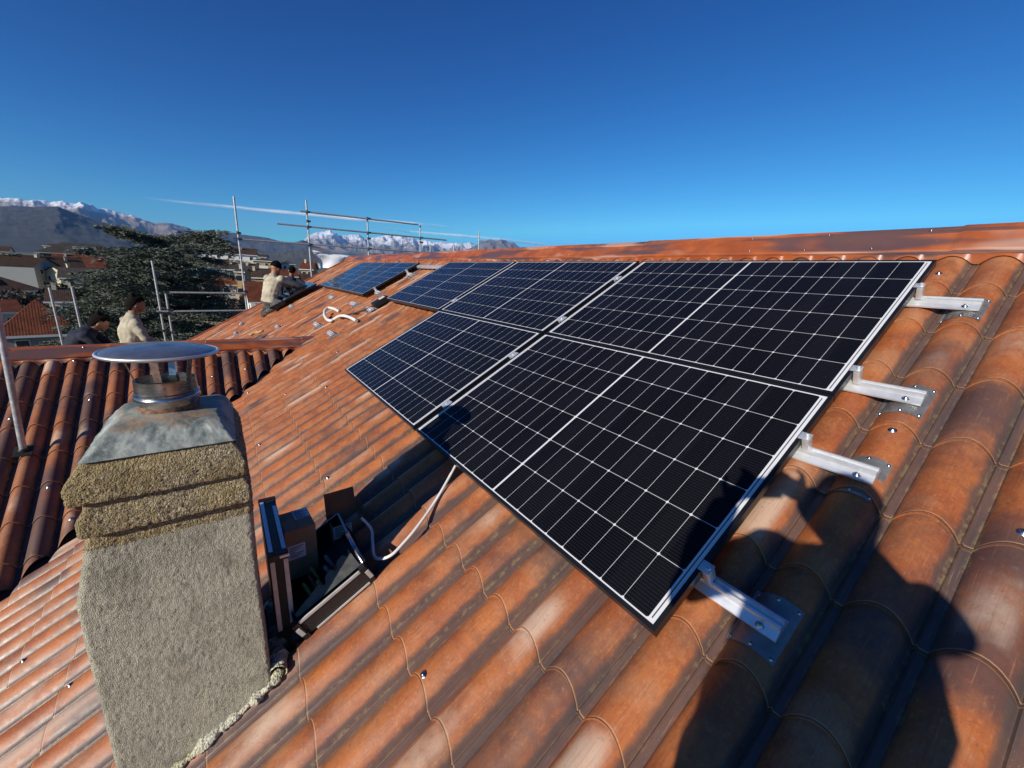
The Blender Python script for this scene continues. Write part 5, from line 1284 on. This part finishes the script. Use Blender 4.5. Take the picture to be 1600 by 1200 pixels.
    if pv:
        bm = bmesh.new(); a = .18; n_ = Vector((0, 0, 1))
        def S(s, t): return P4[0].lerp(P4[1], s).lerp(R2[0].lerp(R2[1], s), t) + Vector((0, 0, .16))
        f = bm.faces.new([bm.verts.new(S(.25, .35)), bm.verts.new(S(.62, .35)), bm.verts.new(S(.62, .8)), bm.verts.new(S(.25, .8))]); bmesh.ops.solidify(bm, geom=[f], thickness=.05)
        mesh_obj('solar_array', bm, M_PV, rf)
    if win:
        RT = Matrix((ux, uy, Vector((0, 0, 1)))).transposed(); nw = max(2, int(wd / 3.0)); ns = min(storeys, 2)
        for fl in range(ns):
            z = ze - 1.55 - fl * 3.0
            if z - .8 < base: break
            for i in range(nw):
                x = -hw + wd * (i + .5) / nw
                bm = bmesh.new(); box(bm, W(x, -.015, z), (1.15, .08, 1.45), RT); wn = mesh_obj('window', bm, M_GUTTER, e)
                bm = bmesh.new(); box(bm, W(x, -.05, z), (.98, .03, 1.28), RT); mesh_obj('pane', bm, M_GLASSY, wn)
            if dp > 5:
                for i in range(max(1, int(dp / 4))):
                    y = dp * (i + .5) / max(1, int(dp / 4))
                    for sx in (-1, 1):
                        bm = bmesh.new(); box(bm, W(sx * (hw + .01), y, z), (.08, 1.1, 1.4), RT); wn = mesh_obj('window', bm, M_GUTTER, e)
                        bm = bmesh.new(); box(bm, W(sx * (hw + .045), y, z), (.03, .95, 1.25), RT); mesh_obj('pane', bm, M_GLASSY, wn)
        if balc:
            for fl in range(ns):
                z = ze - 2.85 - fl * 3.0
                if z < base + 1: break
                bm = bmesh.new(); box(bm, W(0, -.75, z), (wd * .7, 1.4, .18), RT); box(bm, W(0, -1.42, z + .5), (wd * .7, .06, .85), RT); mesh_obj('balcony', bm, WM['white'], e)
    return e
B = bldg
def BX(x0, x1, y_eave, y_ridge, dist, dp, yaw, *a, **k):      # extents in the photo -> metres at that distance
    d0, d1 = ray(x0, y_eave), ray(x1, y_eave); wd = dist * abs(math.atan2(d1.x, d1.y) - math.atan2(d0.x, d0.y))
    am = (math.atan2(d1.x, d1.y) + math.atan2(d0.x, d0.y)) / 2; px = min(range(-300, 900), key=lambda q: abs(math.atan2(ray(q, y_eave).x, ray(q, y_eave).y) - am))
    rise = at_dist(px, y_ridge, dist + dp / 2).z - at_dist(px, y_eave, dist).z
    return bldg(px, dist, y_eave, max(.4, rise), wd - .8, dp, yaw, *a, **k)
BX(-12, 130, 519, 467, 72, 8, 3, 'red', 'grey', 'nearest house below the scaffold, red hip roof half in shadow over grey walls', storeys=2, chim_n=0, ov=.6)
BX(-80, 74, 453, 432, 140, 11, -6, 'brown', 'grey', 'brown-roofed house at the left edge with dark solar panels, above the nearest hip roof', storeys=2, chim_n=0, pv=True)
BX(-70, 44, 430, 408, 190, 10, -12, 'orange', 'green', 'orange-roofed house with olive-green side wall and solar panels at the left edge', 'gable', 2, chim_n=0, pv=True)
BX(44, 136, 421, 401, 185, 9, -8, 'brown', 'white', 'long brown gabled house with white fascia and two pale chimneys, left of the cedar', 'gable', 2, chim_n=2, balc=True)
BX(90, 168, 434, 419, 160, 8, 6, 'grey', 'cream', 'cream-walled house with dark roof partly hidden by the cedar', 'gable', 2, chim_n=0)
BX(82, 166, 419, 398, 230, 10, 6, 'red', 'white', 'red-roofed house just behind the long brown gabled one', 'gable', 2, chim_n=1)
BX(60, 192, 396, 380.5, 300, 16, 2, 'grey', 'brick', 'wide apartment block with low grey-brown hip roof and deep white eaves', 'hip', 3, chim_n=0, ov=1.6)
BX(111, 152, 386, 382, 303, 9, 2, 'grey', 'white', 'white roof-top storey standing on the wide hip-roofed block', 'hip', 2, chim_n=0, ov=.1)
BX(66, 92, 384, 380, 370, 10, 14, 'brown', 'cream', 'small far cream house left of the wide hip-roofed block', 'hip', 2, chim_n=0)
BX(-60, 48, 413, 397, 320, 16, -8, 'grey', 'ochre', 'broad dull house at the far left, behind the orange roof', 'gable', 2, chim_n=0)
BX(-40, 14, 392, 384, 380, 12, 12, 'brown', 'cream', 'distant brown-roofed house highest at the left edge', 'gable', 2, chim_n=1)
BX(312, 402, 396, 386, 200, 12, 4, 'brown', 'white', 'brown-roofed white apartment house right of the cedar, with balconies', 'gable', 3, chim_n=2, balc=True)
BX(298, 362, 416, 404, 165, 9, -4, 'red', 'white', 'low red-roofed house directly below the white balconied one', 'gable', 2, chim_n=1)
BX(345, 404, 421, 411, 140, 8, 3, 'grey', 'grey', 'dark grey roof with small pale chimneys right of the cedar', 'gable', 2, chim_n=2)
BX(365, 382, 424, 419, 118, 7, 14, 'grey', 'ochre', 'narrow ochre house end seen behind the tall pole', 'gable', 2, chim_n=1)
BX(393, 424, 407, 403, 190, 10, 6, 'grey', 'ochre', 'ochre flat-topped block just left of the kneeling worker\'s head', 'hip', 3, chim_n=0, balc=True)
BX(388, 436, 470, 440, 98, 8, -8, 'red', 'white', 'red roof with white eave showing behind the kneeling worker\'s back', 'gable', 2, chim_n=0)
BX(385, 416, 401, 397, 300, 10, 10, 'brown', 'cream', 'far low brown-roofed house above the ochre block', 'gable', 2, chim_n=0)
BX(468, 490, 420, 409, 150, 8, 12, 'red', 'ochre', 'small red-roofed house right of the crouching worker in black', 'gable', 2, chim_n=1)
BX(474, 500, 446, 428, 110, 7, -10, 'brown', 'ochre', 'ochre house end under the tarpaulin\'s left corner', 'gable', 2, chim_n=0)
BX(438, 462, 412, 407, 210, 10, -5, 'grey', 'white', 'pale distant house just right of the kneeling worker\'s beanie', 'hip', 2, chim_n=0)
BX(300, 348, 450, 436, 108, 8, 5, 'red', 'cream', 'red roof glimpsed through the cedar\'s right side', 'gable', 1, chim_n=1)
BX(340, 384, 444, 431, 120, 8, -6, 'orange', 'white', 'terracotta roof just left of the ochre house end', 'gable', 1, chim_n=1)
BX(384, 424, 433, 421, 132, 8, 8, 'brown', 'ochre', 'brown roof between the ochre block and the kneeling worker', 'gable', 1, chim_n=1)
BX(424, 466, 431, 420, 135, 8, -4, 'red', 'cream', 'red roof directly between the two crouching workers', 'gable', 1, chim_n=1)
BX(70, 116, 470, 449, 104, 9, 6, 'brown', 'cream', 'dark brown roof just above the nearest hip roof, beside the cedar', 'gable', 1, chim_n=1)
BX(-30, 36, 487, 468, 92, 8, -5, 'red', 'cream', 'low red roof at the left edge behind the nearest hip roof', 'gable', 1, chim_n=0)
# distant town: one small house per lot
kinds = ['brown', 'red', 'grey', 'orange', 'brown']; wl = ['cream', 'white', 'ochre', 'white', 'grey']
tw = random.Random(21)
lotn = 0
protos = []
for i in range(5):
    e = B(-400 - 60 * i, 180, 402, tw.uniform(1.6, 2.6), tw.uniform(9, 14), tw.uniform(7, 10), 0, kinds[i], wl[i], ['far brown-roofed cream gabled house of the town', 'far red-roofed white hipped house of the town', 'far grey-roofed ochre gabled house of the town', 'far orange-roofed white hipped house of the town', 'far brown-roofed grey gabled house of the town'][i], 'hip' if i % 2 else 'gable', 2, win=True, chim_n=1, group='far houses of the town')
    protos.append(e)
used = set()
for i in range(120):
    dd = 170 + 900 * (i / 120) ** 1.3; az = R(tw.uniform(-17, 13))
    if dd < 240 and R(-7) < az < R(1): continue
    src = protos[i % 5]
    x, y = CAM.x + dd * math.sin(az), CAM.y + dd * math.cos(az)
    if i < 5: c = src
    else: c = copy_tree(src)
    c.location = (x, y, gz_at(dd) + tw.uniform(-2.0, 1.5)); c.rotation_euler = (0, 0, tw.uniform(0, 6.28))
M_T1 = leaf_mat('evergreen_leaves', (0.022, 0.030, 0.016), (0.050, 0.060, 0.030), (0.035, 0.042, 0.022)); M_T2 = leaf_mat('winter_twigs', (0.075, 0.062, 0.045), (0.12, 0.10, 0.07), (0.09, 0.07, 0.05))
for i, (px, dd, h, r_, mt_, lb) in enumerate([(46, 235, 15.5, 6, M_T1, 'round dark evergreen left of the wide hip-roofed block'), (30, 280, 15, 6, M_T1, 'smaller dark evergreen at the far left beside the rounder one'), (150, 90, 10.5, 2.6, M_T2, 'bare brownish tree in front of the cedar\'s left side'), (178, 270, 20, 9, M_T1, 'dark tree just left behind the cedar'), (385, 150, 12.5, 5, M_T2, 'bare twiggy tree behind the tall pole'), (378, 215, 19.0, 2.5, M_T1, 'thin dark conifer beside the tall pole'), (312, 135, 10, 5, M_T1, 'dark evergreen standing right of the cedar'), (360, 108, 8.6, 4, M_T2, 'low bare tree beneath the ochre house end'), (408, 118, 8.5, 4, M_T1, 'low dark evergreen left of the red roof behind the kneeling worker'), (100, 128, 10.5, 5, M_T1, 'dark evergreen between the brown roof and the cedar'), (20, 118, 9, 4, M_T2, 'bare twiggy tree at the left edge among the roofs'), (432, 180, 12.5, 7, M_T2, 'bare twiggy tree just right of the black beanie'), (460, 230, 13.5, 8, M_T2, 'wide bare twiggy tree beneath the mountains, between the two workers')]):
    p = at_dist(px, 400, dd); bush_tree(p.x, p.y, h, r_, mt_, lb, 'evergreen_tree' if mt_ is M_T1 else 'bare_tree', 2600)
bt = random.Random(9)
for i in range(70):
    dd = 190 + 900 * (i / 70) ** 1.2; az = R(bt.uniform(-17, 13)); x, y = CAM.x + dd * math.sin(az), CAM.y + dd * math.cos(az)
    bush_tree(x, y, bt.uniform(9, 14), bt.uniform(4, 7.5), M_T1 if i % 3 else M_T2, 'dull tree among the far houses of the town', 'town_tree', 380, 'trees among the far houses')
